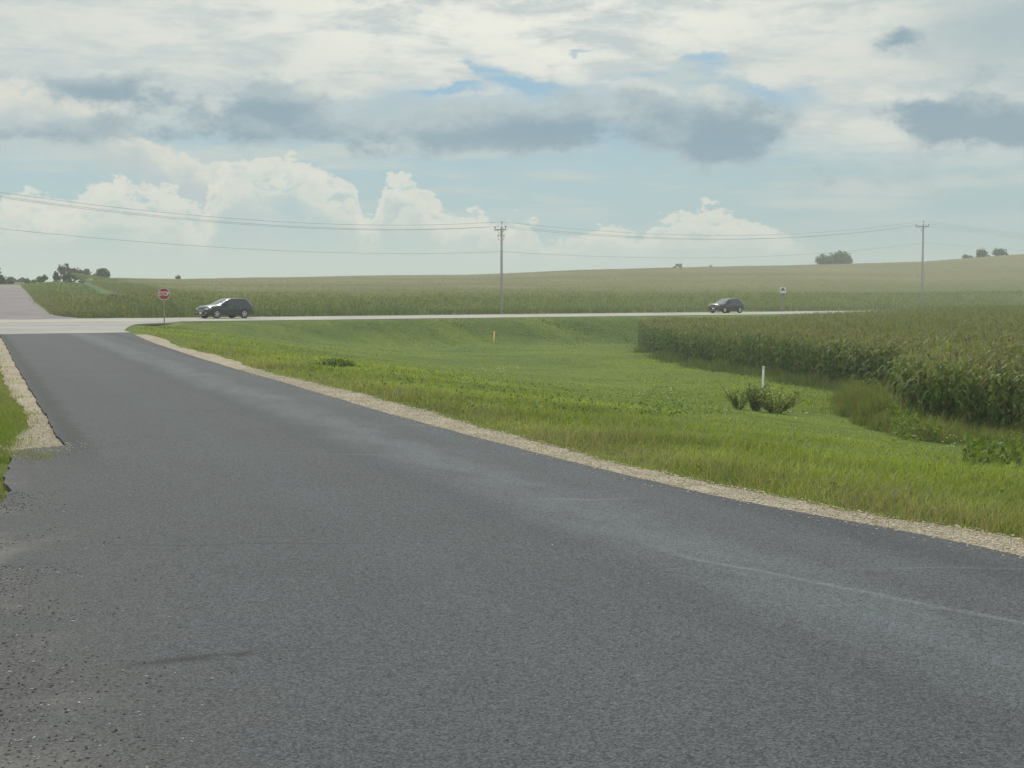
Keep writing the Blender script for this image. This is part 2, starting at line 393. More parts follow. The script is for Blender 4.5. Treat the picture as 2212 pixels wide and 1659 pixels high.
def fast_ray(px, py):
    """the same from a table, for scattering many plants"""
    px = np.asarray(px, float); py = np.asarray(py, float)
    fx = np.clip((px - _TX[0]) / 20.0, 0, len(_TX) - 1.001); i = fx.astype(int); fx = fx - i
    j = np.clip(np.searchsorted(_TY, py) - 1, 0, len(_TY) - 2); fy = (py - _TY[j]) / (_TY[j + 1] - _TY[j])
    a, b, c, d = _TI[j, i], _TI[j, i + 1], _TI[j + 1, i], _TI[j + 1, i + 1]
    v = (a * (1 - fx) + b * fx) * (1 - fy) + (c * (1 - fx) + d * fx) * fy
    bad = (a <= 0) | (b <= 0) | (c <= 0) | (d <= 0)
    Yw = 1.0 / np.where(bad, 1.0, v)
    cx, cy = (px - CX) / FOC, (CY - py) / FOC
    X = cx / (math.cos(PITCH) + cy * math.sin(PITCH)) * Yw
    X = np.where(bad, np.nan, X)
    return X, Yw, Yw
def P(px, py, z=0.0):
    d = pix_dir(px, py); k = (z - EYE) / d[2]; return d[0] * k, d[1] * k

# ------------------------------------------------------------------ materials
MATS = {}
def material(name):
    m = bpy.data.materials.new(name); m.use_nodes = True; t = NT(m.node_tree); t.n.clear()
    out = t.node('ShaderNodeOutputMaterial'); MATS[name] = m
    return m, t, out
def bsdf(t, out, col, rough=0.8, metal=0.0, spec=0.5, coat=0.0, normal=None):
    b = t.node('ShaderNodeBsdfPrincipled'); t.put(b.inputs['Base Color'], col); t.put(b.inputs['Roughness'], rough)
    b.inputs['Metallic'].default_value = metal; b.inputs['Specular IOR Level'].default_value = spec
    b.inputs['Coat Weight'].default_value = coat
    if normal is not None: t.put(b.inputs['Normal'], normal)
    t.l.new(b.outputs[0], out.inputs[0]); return b
def bump(t, h, strength=0.5, dist=0.01):
    b = t.node('ShaderNodeBump'); t.put(b.inputs['Height'], h); b.inputs['Strength'].default_value = strength; b.inputs['Distance'].default_value = dist
    return b.outputs[0]
def plain(name, col, rough=0.6, metal=0.0, spec=0.5, coat=0.0, var=0.12, scale=6.0):
    m, t, out = material(name)
    o = t.node('ShaderNodeTexCoord').outputs['Object']
    n = t.noise(o, scale, 4, 0.6)
    c = t.mix(1.0, (*col, 1), t.mix(n, (1 - var, 1 - var, 1 - var, 1), (1 + var, 1 + var, 1 + var, 1)), 'MULTIPLY')
    bsdf(t, out, c, rough, metal, spec, coat); return m
def foliage(name, trans=0.35, rough=0.55, spec=0.25):
    m, t, out = material(name)
    a = t.node('ShaderNodeAttribute', attribute_name='Col').outputs['Color']
    b = t.node('ShaderNodeBsdfPrincipled'); t.l.new(a, b.inputs['Base Color']); b.inputs['Roughness'].default_value = rough
    b.inputs['Specular IOR Level'].default_value = spec
    tr = t.node('ShaderNodeBsdfTranslucent')
    t.l.new(t.mix(1.0, a, (1.25, 1.3, 0.6, 1), 'MULTIPLY'), tr.inputs[0])
    mx = t.node('ShaderNodeMixShader'); mx.inputs[0].default_value = trans
    t.l.new(b.outputs[0], mx.inputs[1]); t.l.new(tr.outputs[0], mx.inputs[2]); t.l.new(mx.outputs[0], out.inputs[0])
    return m
M_leaf = foliage('leaf', 0.38, 0.6, 0.2)
M_corn = foliage('corn_leaf', 0.38, 0.58, 0.16)

def mat_asphalt():
    m, t, out = material('asphalt')
    o = t.node('ShaderNodeTexCoord').outputs['Object']      # x across the road, y along it (m)
    s, tt, _ = t.sep(o)
    big = t.noise(o, 0.35, 4, 0.55)
    mid = t.noise(t.v('MULTIPLY', o, (1, 0.35, 1)), 2.2, 4, 0.6)
    grain = t.noise(o, 120, 3, 0.75); grain2 = t.noise(o, 48, 3, 0.75)
    cell = t.sep(t.voro(o, 125, out='Color'))[0]; cell2 = t.sep(t.voro(o, 41, out='Color'))[1]
    g = t.m('ADD', t.m('ADD', t.m('MULTIPLY', grain, 0.45), t.m('MULTIPLY', grain2, 0.20)), t.m('ADD', t.m('MULTIPLY', cell, 0.30), t.m('MULTIPLY', cell2, 0.05)))
    base = t.mix(t.ss(g, 0.34, 0.68, 0, 1, False), (0.022, 0.0245, 0.0275, 1), (0.117, 0.129, 0.139, 1))
    base = t.mix(1.0, base, t.mix(big, (0.84, 0.84, 0.84, 1), (1.14, 1.14, 1.14, 1)), 'MULTIPLY')
    # worn wheel tracks; their bluish sheen is put in as paler colour
    ws = t.m('ADD', s, t.m('MULTIPLY', t.m('SUBTRACT', t.noise(t.xyz(0, tt, 0), 0.22, 3, 0.5), 0.5), 0.5))
    def band(c, w, k): return t.m('MULTIPLY', t.ss(t.m('ABSOLUTE', t.m('SUBTRACT', ws, c)), 0, w, 1, 0), k)
    tr = t.m('ADD', band(4.35, 0.9, 0.95), band(5.25, 0.4, 0.35))
    tr = t.m('ADD', tr, band(2.5, 0.55, 0.18))
    tr = t.m('MULTIPLY', tr, t.ss(mid, 0.3, 0.65, 0.35, 1.0))
    base = t.mix(t.m('MULTIPLY', tr, 0.55), base, t.mix(1.0, base, (1.3, 1.5, 1.54, 1), 'MULTIPLY'))
    # fresh dark seam along the right edge and between the two passes of the paver
    dk = t.m('ADD', band(5.75, 0.35, 0.45), band(3.65, 0.3, 0.22))
    base = t.mix(t.m('MULTIPLY', dk, 1.0), base, t.mix(1.0, base, (0.6, 0.62, 0.66, 1), 'MULTIPLY'))
    # pale scuff lines across the lane
    wig = t.m('MULTIPLY', t.m('SUBTRACT', t.noise(o, 0.5, 2, 0.5), 0.5), 1.3)
    cr = None
    for (c0, s0, s1, k) in ((9.3, 4.6, 7, .22), (12.9, 3.9, 5.4, .4), (16.6, 3.0, 4.6, .3), (23.5, 1.0, 4.0, -.4), (20.6, 4.4, 6, .4), (30.0, 1.2, 3.4, -.35), (10.6, 0.5, 2.8, -.5)):
        dist = t.m('ABSOLUTE', t.m('SUBTRACT', t.m('ADD', t.m('ADD', tt, t.m('MULTIPLY', s, 0.30)), wig), c0))
        b_ = t.m('MULTIPLY', t.ss(dist, 0.0, 0.035 + c0 * 0.0015, 1, 0), t.m('MULTIPLY', t.ss(s, s0, s0 + .7), t.ss(s, s1 - .7, s1, 1, 0)))
        b_ = t.m('MULTIPLY', b_, k)
        cr = b_ if cr is None else t.m('ADD', cr, b_)
    base = t.mix(t.m('MAXIMUM', cr, 0.0), base, (0.16, 0.18, 0.18, 1))
    base = t.mix(t.m('MAXIMUM', t.m('MULTIPLY', cr, -1.0), 0.0), base, (0.03, 0.03, 0.033, 1))
    # pale dusty scrape curving along the right track
    line = t.m('ABSOLUTE', t.m('SUBTRACT', t.m('ADD', s, t.m('MULTIPLY', t.noise(t.xyz(0, tt, 0), 0.9, 2, 0.5), 0.25)), t.ss(tt, 5.8, 9.4, 5.05, 4.25)))
    ln = t.m('MULTIPLY', t.ss(line, 0.0, 0.06, 1, 0), t.m('MULTIPLY', t.ss(tt, 5.2, 6.2), t.ss(tt, 8.2, 9.6, 1, 0)))
    base = t.mix(t.m('MULTIPLY', t.m('MULTIPLY', ln, 0.50), t.ss(grain2, .35, .6)), base, (0.2, 0.23, 0.235, 1))
    # black tyre mark near the driveway
    tm = t.m('ABSOLUTE', t.m('SUBTRACT', t.m('ADD', tt, t.m('MULTIPLY', t.m('MULTIPLY', s, s), 0.12)), t.m('ADD', 6.75, t.m('MULTIPLY', s, 0.33))))
    tmk = t.m('MULTIPLY', t.ss(tm, 0.0, 0.09, 1, 0), t.m('MULTIPLY', t.ss(s, 0.35, 0.8), t.ss(s, 1.0, 1.5, 1, 0)))
    base = t.mix(t.m('MULTIPLY', t.m('MULTIPLY', tmk, 0.95), t.m('MULTIPLY', t.ss(grain2, .3, .55), t.ss(t.noise(o, 6, 4, .7), .35, .6))), base, (0.022, 0.022, 0.024, 1))
    # old driveway side: raveled surface, dust and loose chips
    sn = t.m('ADD', s, t.m('MULTIPLY', t.m('SUBTRACT', t.noise(o, 0.8, 5, 0.65), 0.5), 2.6))
    old = t.m('MULTIPLY', t.ss(sn, -0.1, 1.3, 1, 0), t.ss(tt, 16.5, 19.0, 1, 0))
    dust = t.m('MULTIPLY', t.ss(sn, -0.2, 0.7, 1, 0), t.ss(t.noise(t.v('ADD', o, (4, 9, 0)), 0.9, 4, 0.6), 0.42, 0.6))
    base = t.mix(t.m('MULTIPLY', old, 0.6), base, t.mix(t.ss(t.noise(o, 60, 3, .8), .35, .66), (0.015, 0.015, 0.016, 1), (0.135, 0.134, 0.13, 1)))
    base = t.mix(t.m('MULTIPLY', t.m('MULTIPLY', dust, old), 0.36), base, (0.20, 0.195, 0.18, 1))
    chips = t.ss(t.voro(o, 26, feature='F1'), 0.07, 0.12, 1, 0)
    ck = t.m('MULTIPLY', chips, t.ss(t.noise(t.v('ADD', o, (2, 3, 1)), 7, 3, .6), t.m('ADD', 0.60, t.m('MULTIPLY', t.ss(s, -0.2, 2.2), 0.06)), 0.70))
    base = t.mix(t.m('MULTIPLY', ck, 0.85), base, (0.42, 0.41, 0.38, 1))
    # darker raveled fringe by the gravel corner
    fr = t.m('MULTIPLY', t.ss(t.m('ABSOLUTE', t.m('SUBTRACT', t.m('ADD', s, t.m('MULTIPLY', t.m('SUBTRACT', t.noise(o, 3, 4, .6), .5), 0.5)), 1.0)), 0.0, 0.3, 1, 0), t.ss(tt, 14.5, 18.5))
    base = t.mix(t.m('MULTIPLY', fr, 0.6), base, (0.03, 0.031, 0.032, 1))
    nrm = bump(t, g, 0.55, 0.012)
    bsdf(t, out, base, t.ss(tr, 0, 0.9, 0.9, 0.80), 0, 0.28, 0, nrm)
    return m
M_asphalt = mat_asphalt()

def mat_concrete(name, c0, c1, pink=None):
    m, t, out = material(name)
    o = t.node('ShaderNodeTexCoord').outputs['Object']
    n1 = t.noise(o, 0.18, 5, 0.6); n2 = t.noise(o, 14, 4, 0.7)
    c = t.mix(t.ss(n1, 0.3, 0.7), c0, c1)
    c = t.mix(1.0, c, t.mix(n2, (0.8, 0.8, 0.8, 1), (1.18, 1.18, 1.18, 1)), 'MULTIPLY')
    st_ = t.noise(t.v('MULTIPLY', o, (1.0, .25, 1)), .55, 5, .65)
    c = t.mix(t.ss(st_, .52, .72, 0, .35), c, (.17, .168, .16, 1))
    bsdf(t, out, c, 0.9, 0, 0.2, 0, bump(t, n2, 0.3, 0.01)); return m
M_conc = mat_concrete('concrete', (0.29, 0.28, 0.245, 1), (0.38, 0.37, 0.33, 1))
M_apron = mat_concrete('worn_concrete', (0.26, 0.26, 0.245, 1), (0.34, 0.335, 0.31, 1))
M_pink = mat_concrete('pink_chip_seal', (0.165, 0.145, 0.152, 1), (0.225, 0.20, 0.205, 1))
M_tar = plain('tar', (0.05, 0.05, 0.05), 0.8)

def mat_gravel():
    m, t, out = material('gravel')
    o = t.node('ShaderNodeTexCoord').outputs['Object']
    v = t.voro(o, 55); vc = t.sep(t.voro(o, 55, out='Color'))[0]
    n = t.noise(o, 1.3, 4, 0.6); soil = t.noise(t.v('ADD', o, (3, 7, 0)), 2.4, 5, 0.7)
    c = t.mix(vc, (0.30, 0.26, 0.19, 1), (0.60, 0.54, 0.415, 1))
    c = t.mix(t.ss(v, 0.3, 0.55), c, (0.24, 0.21, 0.155, 1))
    c = t.mix(t.ss(n, 0.35, 0.65, 0.0, 0.5), c, (0.48, 0.43, 0.325, 1))
    c = t.mix(t.ss(soil, 0.52, 0.68, 0, 0.7), c, (0.20, 0.175, 0.12, 1))
    bsdf(t, out, c, 0.95, 0, 0.15, 0, bump(t, t.m('MULTIPLY', v, -1.0), 0.7, 0.02)); return m
M_gravel = mat_gravel()

def mat_ground():
    m, t, out = material('ground_soil')
    o = t.node('ShaderNodeTexCoord').outputs['Object']
    n1 = t.noise(o, 0.12, 5, 0.6); n2 = t.noise(o, 1.6, 5, 0.65); n3 = t.noise(o, 18, 4, .7)
    c = t.mix(t.ss(n1, 0.38, 0.62), (0.105, 0.150, 0.04, 1), (0.15, 0.20, 0.04, 1))
    c = t.mix(t.ss(n2, 0.42, 0.75, 0, 0.6), c, (0.04, 0.072, 0.016, 1))
    c = t.mix(1.0, c, t.mix(n3, (0.6, 0.6, 0.6, 1), (1.35, 1.35, 1.35, 1)), 'MULTIPLY')
    bsdf(t, out, c, 1.0, 0, 0.05, 0, bump(t, n3, 0.8, 0.05)); return m
M_ground = mat_ground()
M_stone = foliage('stone_col', 0.0, 0.9, 0.2)

def mat_canopy():
    m, t, out = material('corn_canopy')
    o = t.node('ShaderNodeTexCoord').outputs['Object']
    n1 = t.noise(t.v('MULTIPLY', o, (1, 1, 0)), 0.012, 4, 0.6); n2 = t.noise(o, 0.5, 5, 0.7); n3 = t.noise(t.v('MULTIPLY', o, (0.35, 1, 1)), 0.035, 4, .6)
    c = t.mix(t.ss(n1, 0.35, 0.65), (0.165, 0.165, 0.085, 1), (0.200, 0.190, 0.105, 1))
    X_, Y_, _z = t.sep(o); qq = t.m('ADD', t.m('SUBTRACT', X_, Y_), 155.5)
    c = t.mix(t.ss(n3, 0.50, 0.62, 0, 0.45), c, (0.115, 0.13, 0.06, 1))
    c = t.mix(t.ss(t.m('ADD', qq, t.m('MULTIPLY', n1, 30.0)), -80, -20, 0, .8), c, (0.12, 0.158, 0.068, 1))
    s_side = t.m('ADD', t.m('MULTIPLY', X_, UC), t.m('MULTIPLY', Y_, US))
    c = t.mix(t.ss(s_side, 16, 36, 1.0, 0), c, (0.10, 0.15, 0.06, 1))
    c = t.mix(1.0, c, t.mix(n2, (0.8, 0.8, 0.8, 1), (1.2, 1.2, 1.2, 1)), 'MULTIPLY')
    bsdf(t, out, c, 1.0, 0, 0.05, 0, bump(t, n2, 0.8, 0.5)); return m
M_canopy = mat_canopy()
M_wood = plain('weathered_wood', (0.50, 0.49, 0.49), 0.9, var=0.25, scale=3)
M_wire = plain('wire', (0.42, 0.43, 0.45), 0.5, 0.2)
M_porc = plain('porcelain', (0.12, 0.115, 0.12), 0.35)
M_galv = plain('galvanised', (0.30, 0.32, 0.29), 0.55, 0.3)
M_redsign = plain('sign_red', (0.42, 0.035, 0.055), 0.5)
M_white = plain('sign_white', (0.78, 0.78, 0.74), 0.45, var=0.04)
M_black = plain('sign_black', (0.02, 0.02, 0.022), 0.5)
M_pvc = plain('white_pvc', (0.80, 0.79, 0.75), 0.4, var=0.05)
M_yellow = plain('yellow_marker', (0.85, 0.72, 0.22), 0.5)
M_bark = plain('bark', (0.10, 0.085, 0.07), 0.95)
M_barn = plain('barn_white', (0.72, 0.72, 0.70), 0.7)
M_roof = plain('roof_grey', (0.16, 0.16, 0.17), 0.7)
M_hay = plain('bale', (0.28, 0.25, 0.18), 0.95)

# ------------------------------------------------------------------ ground sheet
def build_ground():
    ys = np.concatenate([np.linspace(-60, 4, 14), np.arange(4.6, 30, 0.45), np.arange(30, 70, 0.9), np.arange(70, 185, 1.25), np.arange(186, 330, 4), np.arange(334, 640, 8), np.linspace(650, 1450, 30)])
    us = np.concatenate([np.linspace(-6, -0.85, 14)[:-1], np.linspace(-0.85, -0.42, 22)[:-1], np.linspace(-0.42, 0.42, 190), np.linspace(0.42, 0.85, 22)[1:], np.linspace(0.85, 6, 14)[1:]])
    X = us[None, :] * (np.abs(ys)[:, None] * 0 + np.maximum(ys, 14)[:, None]); Yg = np.repeat(ys[:, None], len(us), 1)
    X = np.clip(X, -1250, 1250)
    # unfold the clipped border so no two columns coincide
    X = X + np.linspace(-1, 1, len(us))[None, :] * 5
    Z = H(X, Yg)
    nb, na = X.shape
    V = np.stack([X, Yg, Z], -1).reshape(-1, 3)
    i = np.arange(nb - 1)[:, None] * na + np.arange(na - 1)[None, :]
    F = np.stack([i, i + 1, i + na + 1, i + na], -1).reshape(-1, 4)
    o = mesh_np('ground', V, F, M_ground, smooth=True)
    tag(o, kind='structure', label='grass and field ground rolling away to the low hill')
build_ground()

# ------------------------------------------------------------------ roads
def sheet(name, rows, mat, skirt=0.0, kind='structure', label=None, zf=None, org=(0, 0), rot=0.0):
    """rows: list of lists of (x,y) with equal length -> a grid sheet following zf, with side skirts"""
    n = len(rows[0]); A = np.array(rows, float)
    Z = zf(A[..., 0], A[..., 1])
    V = np.dstack([A, Z]).reshape(-1, 3)
    m = len(rows)
    i = np.arange(m - 1)[:, None] * n + np.arange(n - 1)[None, :]
    F = np.stack([i, i + 1, i + n + 1, i + n], -1).reshape(-1, 4)
    if skirt:
        ring = [(0, k) for k in range(n)] + [(r, n - 1) for r in range(1, m)] + [(m - 1, k) for k in range(n - 2, -1, -1)] + [(r, 0) for r in range(m - 2, 0, -1)]
        idx = np.array([r * n + k for r, k in ring]); b = len(V)
        V = np.vstack([V, V[idx] - [0, 0, skirt]]); L = len(idx)
        k = np.arange(L); F = np.vstack([F, np.stack([idx[k], b + k, b + (k + 1) % L, idx[(k + 1) % L]], -1)])
    # into the sheet's own axes
    c, s_ = math.cos(-rot), math.sin(-rot)
    x = V[:, 0] - org[0]; y = V[:, 1] - org[1]
    V = np.stack([c * x - s_ * y, s_ * x + c * y, V[:, 2]], -1)
    o = mesh_np(name, V, F, mat, smooth=False)
    o.location = (org[0], org[1], 0); o.rotation_euler = (0, 0, rot)
    if kind: o['kind'] = kind
    if label: o['label'] = label
    return o
def curve_pts(pts, xs):
    """interpolate a polyline given as (x -> y) at positions xs"""
    a = np.array(pts, float); k = np.argsort(a[:, 0]); a = a[k]
    return np.interp(xs, a[:, 0], a[:, 1])

# right edge of the asphalt in (s,t): taken off the photograph, flat road at z = 0.03
edge_px = [(280, 718), (330, 740), (420, 770), (520, 800), (600, 822), (700, 852), (850, 896), (1000, 936), (1120, 968), (1250, 1001), (1400, 1036), (1500, 1061), (1750, 1111), (2000, 1155), (2212, 1201)]
ER = sorted([(st(*P(x, y, 0.03))[1], st(*P(x, y, 0.03))[0]) for x, y in edge_px])
ER = [(-30, ER[0][1] - 0.2), (4, ER[0][1] + .05)] + ER + [(ER[-1][0] + 12, ER[-1][1] + 4)]
GLP = sorted([(st(*P(x, y, .0))[1], st(*P(x, y, .0))[0]) for x, y in ((30, 966), (36, 942), (64, 922), (58, 895), (40, 872), (22, 850), (8, 820), (-2, 790), (-12, 760))])
def s_gl(t): return np.interp(t, [a[0] for a in GLP], [a[1] for a in GLP])
APR = sorted([(st(*P(x, y, z))[1], st(*P(x, y, z))[0]) for x, y, z in ((282, 718, .03), (268, 714, .03), (276, 708, 0), (292, 702, -.02), (330, 698, -.05), (400, 693.5, -.1))])
def s_apron(t): return np.interp(t, [a[0] for a in APR] , [a[1] for a in APR])
left_px = [(3, 728), (14, 748), (30, 780), (62, 835), (92, 885), (112, 920), (138, 962)]
EL = sorted([(st(*P(x, y, 0.03))[1], st(*P(x, y, 0.03))[0]) for x, y in left_px])
Lc_t, Lc_s = EL[0]                       # the gravel corner
DRV = [P(138, 962, .03), P(120, 966, .03), P(30, 970, .03), P(35, 990, .03), P(14, 1010, .03), P(6, 1030, .03), P(14, 1058, .03), P(0, 1090, .03), (-4.6, 10.4), (-6.4, 9.0), (-14, 6.5)]
def s_right(t): return np.interp(t, [e[0] for e in ER], [e[1] for e in ER])
def s_left(t): return np.interp(t, [e[0] for e in EL], [e[1] for e in EL])
def rag(t, amp, seed): return amp * (np.sin(t * 1.3 + seed) + .8 * np.sin(t * 3.1 + 2 * seed) + .6 * np.sin(t * 7.9 + 3 * seed) + .45 * np.sin(t * 13.7 + 5 * seed)) / 2.6
zroad = lambda x, y: np.asarray(road_z(x, y)) + 0.0 * np.asarray(x)
def build_roads():
    # main asphalt: from behind the camera to the concrete joint (y = 75 m line), in side-road axes
    rows = []
    Yj = P(140, 718, .03)[1]
    T = np.concatenate([np.linspace(-30, 4, 12), np.arange(4.5, 40, 0.25), np.arange(40, 74, 0.6)])
    for t in T:
        r = float(s_right(t) + rag(t, 0.02, 1.0)); l = float(s_left(max(t, Lc_t)) + rag(t, 0.03 if t > Lc_t else 0.0, 4.0)) if t > Lc_t - .2 else Lc_s
        rows.append([st_inv(l + (r - l) * k / 10, t) for k in range(11)])
    # last rows follow the straight concrete joint
    def on_joint(s): # point with y=Yj, given s
        x = (s - US * Yj) / UC; return (x, Yj)
    rE = P(282, 718, .03); lE = P(-6, 722, .03)
    rows.append([(lE[0] + (rE[0] - lE[0]) * k / 10, Yj) for k in range(11)])
    sheet('side_road', rows, M_asphalt, skirt=0.09, zf=zroad, rot=R(19.1), label='dark grey asphalt side road crossing the foreground')
    # driveway mouth: fills left of s = Lc_s, for t below the gravel corner
    rows = []
    D = [st(*p) for p in DRV]
    tt = np.array([d[1] for d in D][::-1]); ss_ = np.array([d[0] for d in D][::-1])
    poly = [(-18.0, -30.0), (-18.0, st(-14, 6.5)[1])]
    for t in np.concatenate([np.linspace(-30, 3.0, 10), np.arange(3.4, Lc_t, 0.2)]):
        tt2 = np.array([3.0] + [d[1] for d in D][::-1])
        o_ = np.argsort(tt2); sl = np.interp(t, tt2[o_], np.array([-16.0] + [d[0] for d in D][::-1])[o_])
        sl = min(sl + rag(t, 0.06, 2.0), Lc_s - 0.02) if t > 3 else -16.0
        rows.append([st_inv(sl + (Lc_s - sl) * k / 8, t) for k in range(9)])
    sheet('driveway', rows, M_asphalt, skirt=0.09, zf=zroad, rot=R(19.1), label='rougher old driveway mouth with loose chips, bottom left of the road')
    # concrete highway strip
    rows = []
    for r in np.concatenate([np.linspace(-140, 30, 40), np.linspace(33, 330, 60)]):
        rows.append([((r * 1.41421356 - 155.5 + q * 1.41421356) / 2, (r * 1.41421356 + 155.5 - q * 1.41421356) / 2) for q in np.linspace(-3.4, 8.3, 8)])
    sheet('highway', rows, M_conc, skirt=0.12, zf=lambda x, y: zroad(x, y) + 0.012, rot=R(45), label='pale concrete highway running across behind the grass')
    # apron between asphalt and highway
    LE = [P(-6, 722, .03), P(-60, 712, .0), (-52, 96), (-62, 104)]
    RE = [P(282, 718, .03), P(268, 714, .03), P(276, 708, .0), P(292, 702, -.02), P(330, 698, -.05), P(400, 693.5, -.1)]
    n = 24
    def along(pts, k):
        a = np.array(pts); d = np.concatenate([[0], np.cumsum(np.linalg.norm(np.diff(a, axis=0), axis=1))]); u = d[-1] * k
        return np.interp(u, d, a[:, 0]), np.interp(u, d, a[:, 1])
    rows = []
    for i in range(n + 1):
        k = i / n; a = np.array(along(LE, k)); b = np.array(along(RE, k))
        rows.append([tuple(a + (b - a) * j / 14) for j in range(15)])
    sheet('junction_apron', rows, M_apron, skirt=0.10, zf=lambda x, y: zroad(x, y) + 0.004, label='worn pale concrete apron where the side road meets the highway')
    # a tar-filled joint across the apron
    mb = MB()
    a, b = P(-10, 703.5, 0), P(300, 703.0, 0)
    pts = [(a[0] + (b[0] - a[0]) * k / 24, a[1] + (b[1] - a[1]) * k / 24 + 0.25 * math.sin(k * 1.3)) for k in range(25)]
    for k in range(24):
        (x0, y0), (x1, y1) = pts[k], pts[k + 1]
        z0, z1 = float(road_z(x0, y0)) + .018, float(road_z(x1, y1)) + .018
        mb.add([(x0, y0 - .16, z0), (x1, y1 - .16, z1), (x1, y1 + .16, z1), (x0, y0 + .16, z0)], [(0, 1, 2, 3)])
    tag(mb.build('road_seam', M_tar), kind='structure', label='thin dark seam across the concrete apron')
    # the road climbing beyond the highway
    rows = []
    for t in np.concatenate([np.arange(125, 180, 3.0), np.arange(182, 262, 4.0)]):
        fl = 20 * max(0, (150 - t) / 25) ** 1.8 if t < 150 else 0
        rows.append([st_inv(-3.5 - fl + (6.2 + fl * 0.6 + 3.5 + fl) * k / 12, t) for k in range(13)])
    rows = [r for r in rows]
    def zf(x, y):
        q = Q(x, y); return np.where(q > -3.4, road_z(x, y) - 0.02, H(x, y) + 0.08)
    sheet('hill_road', rows, M_pink, skirt=0.3, zf=zf, rot=R(19.1), label='pinkish grey road climbing the hill beyond the highway')
build_roads()

# ------------------------------------------------------------------ gravel shoulders
def vnoise(x, y, sc, seed=0):
    """smooth value noise"""
    x = np.asarray(x) / sc + 37.1 * seed; y = np.asarray(y) / sc + 11.3 * seed
    xi, yi = np.floor(x), np.floor(y); fx, fy = x - xi, y - yi
    h = lambda a, b: np.modf(np.abs(np.sin(a * 127.1 + b * 311.7 + seed * 17.0) * 43758.5453))[0]
    fx, fy = fx * fx * (3 - 2 * fx), fy * fy * (3 - 2 * fy)
    return (h(xi, yi) * (1 - fx) + h(xi + 1, yi) * fx) * (1 - fy) + (h(xi, yi + 1) * (1 - fx) + h(xi + 1, yi + 1) * fx) * fy

def s_grav(t): return s_right(t) + 0.62 + 0.25 * np.sin(t * .31 + .5) * .5 + rag(t, .09, 5.) + 0.003 * np.maximum(t - 20, 0) + .12 * sstep(t, 12, 5)
def build_gravel():
    rows = []
    for t in np.concatenate([np.linspace(-30, 4, 12), np.arange(4.3, 30, 0.2), np.arange(30, 73, 0.5)]):
        a = float(s_right(t)) - .15; b = float(s_grav(t))
        rows.append([st_inv(a + (b - a) * k / 5, t) for k in range(6)])
    sheet('gravel_shoulder', rows, M_gravel, zf=lambda x, y: np.maximum(H(x, y), -2.9) + .012, label='tan gravel shoulder along the right edge of the asphalt')
    rows = []
    for t in np.arange(Lc_t - .6, 68, 0.25):
        b = float(s_left(max(t, Lc_t))) + .15; a = min(float(s_gl(t)) + rag(t, .06, 7.), b - .3)
        rows.append([st_inv(a + (b - a) * k / 5, t) for k in range(6)])
    sheet('gravel_corner', rows, M_gravel, zf=lambda x, y: H(x, y) + .012, label='wedge of tan gravel at the left edge of the road')
    # loose stones
    V = []; F = []; C = []
    base = np.array([(1, 0, 0), (-1, 0, 0), (0, 1, 0), (0, -1, 0), (0, 0, 1), (0, 0, -1)], float)
    tri = np.array([(0, 2, 4), (2, 1, 4), (1, 3, 4), (3, 0, 4), (2, 0, 5), (1, 2, 5), (3, 1, 5), (0, 3, 5)])
    pts = []
    for _ in range(15000):
        t = 4 + 32 * random.random() ** 1.6; s = float(s_right(t)) + .02 + (float(s_grav(t)) - float(s_right(t)) + .05) * random.random()
        pts.append((*st_inv(s, t), random.uniform(.004, .013), 0, random.random()))
    for _ in range(2600):
        t = Lc_t + random.uniform(-.2, 7) * random.random(); s = float(s_left(max(t, Lc_t))); s -= (s - float(s_gl(t))) * random.random()
        pts.append((*st_inv(s, t), random.uniform(.004, .013), 0, random.random()))
    for _ in range(9000):
        t = random.uniform(3.8, 13.5); s = random.gauss(-.15, .40)
        x, y = st_inv(s, t); 
        if s > 1.6: continue
        if vnoise(x, y, .55, 95) < .30 + .25 * random.random(): continue
        pts.append((x, y, random.uniform(.0025, .008), 1, random.random()))
    for _ in range(420):
        t = random.uniform(4.2, 9.5); s = random.uniform(.3, 6)
        pts.append((*st_inv(s, t), random.uniform(.003, .006), 1, random.random()))
    for _ in range(1500):      # spilled past the gravel corner and over the right edge
        if random.random() < .45:
            t = Lc_t + random.gauss(-.15, .35); s = Lc_s - 1.5 * random.random() + abs(random.gauss(0, .12))
        else:
            t = 4 + 30 * random.random(); s = float(s_right(t)) - abs(random.gauss(0, .10))
        x, y = st_inv(s, t); pts.append((x, y, random.uniform(.004, .011), .6, random.random() * .8))
    pts = np.array(pts); n = len(pts)
    jit = rng.uniform(.6, 1.3, (n, 6, 3)); z0 = np.where(pts[:, 3] > .5, road_z(pts[:, 0], pts[:, 1]), H(pts[:, 0], pts[:, 1]) + .012)
    ang = rng.uniform(0, 6.28, n); c, s_ = np.cos(ang)[:, None], np.sin(ang)[:, None]
    B = base[None] * jit * np.array([1.2, .9, .6]) * pts[:, 2][:, None, None]
    BX = B[..., 0] * c - B[..., 1] * s_; BY = B[..., 0] * s_ + B[..., 1] * c
    V = np.stack([BX + pts[:, 0:1], BY + pts[:, 1:2], B[..., 2] + z0[:, None] + .3 * pts[:, 2:3]], -1).reshape(-1, 3)
    F = (tri[None] + (np.arange(n) * 6)[:, None, None]).reshape(-1, 3)
    g = pts[:, 4]; tan = np.stack([.32 + .34 * g, .285 + .31 * g, .21 + .26 * g], -1); grey = np.stack([.08 + .45 * g ** 4, .08 + .44 * g ** 4, .077 + .41 * g ** 4], -1)
    C = np.where(pts[:, 3:4] > .8, grey, tan); C = np.repeat(C, 6, 0)
    tag(mesh_np('loose_gravel', V, F, M_stone, colors=C), kind='stuff', label='loose tan and grey stones scattered on shoulder and driveway', cat='gravel')
build_gravel()

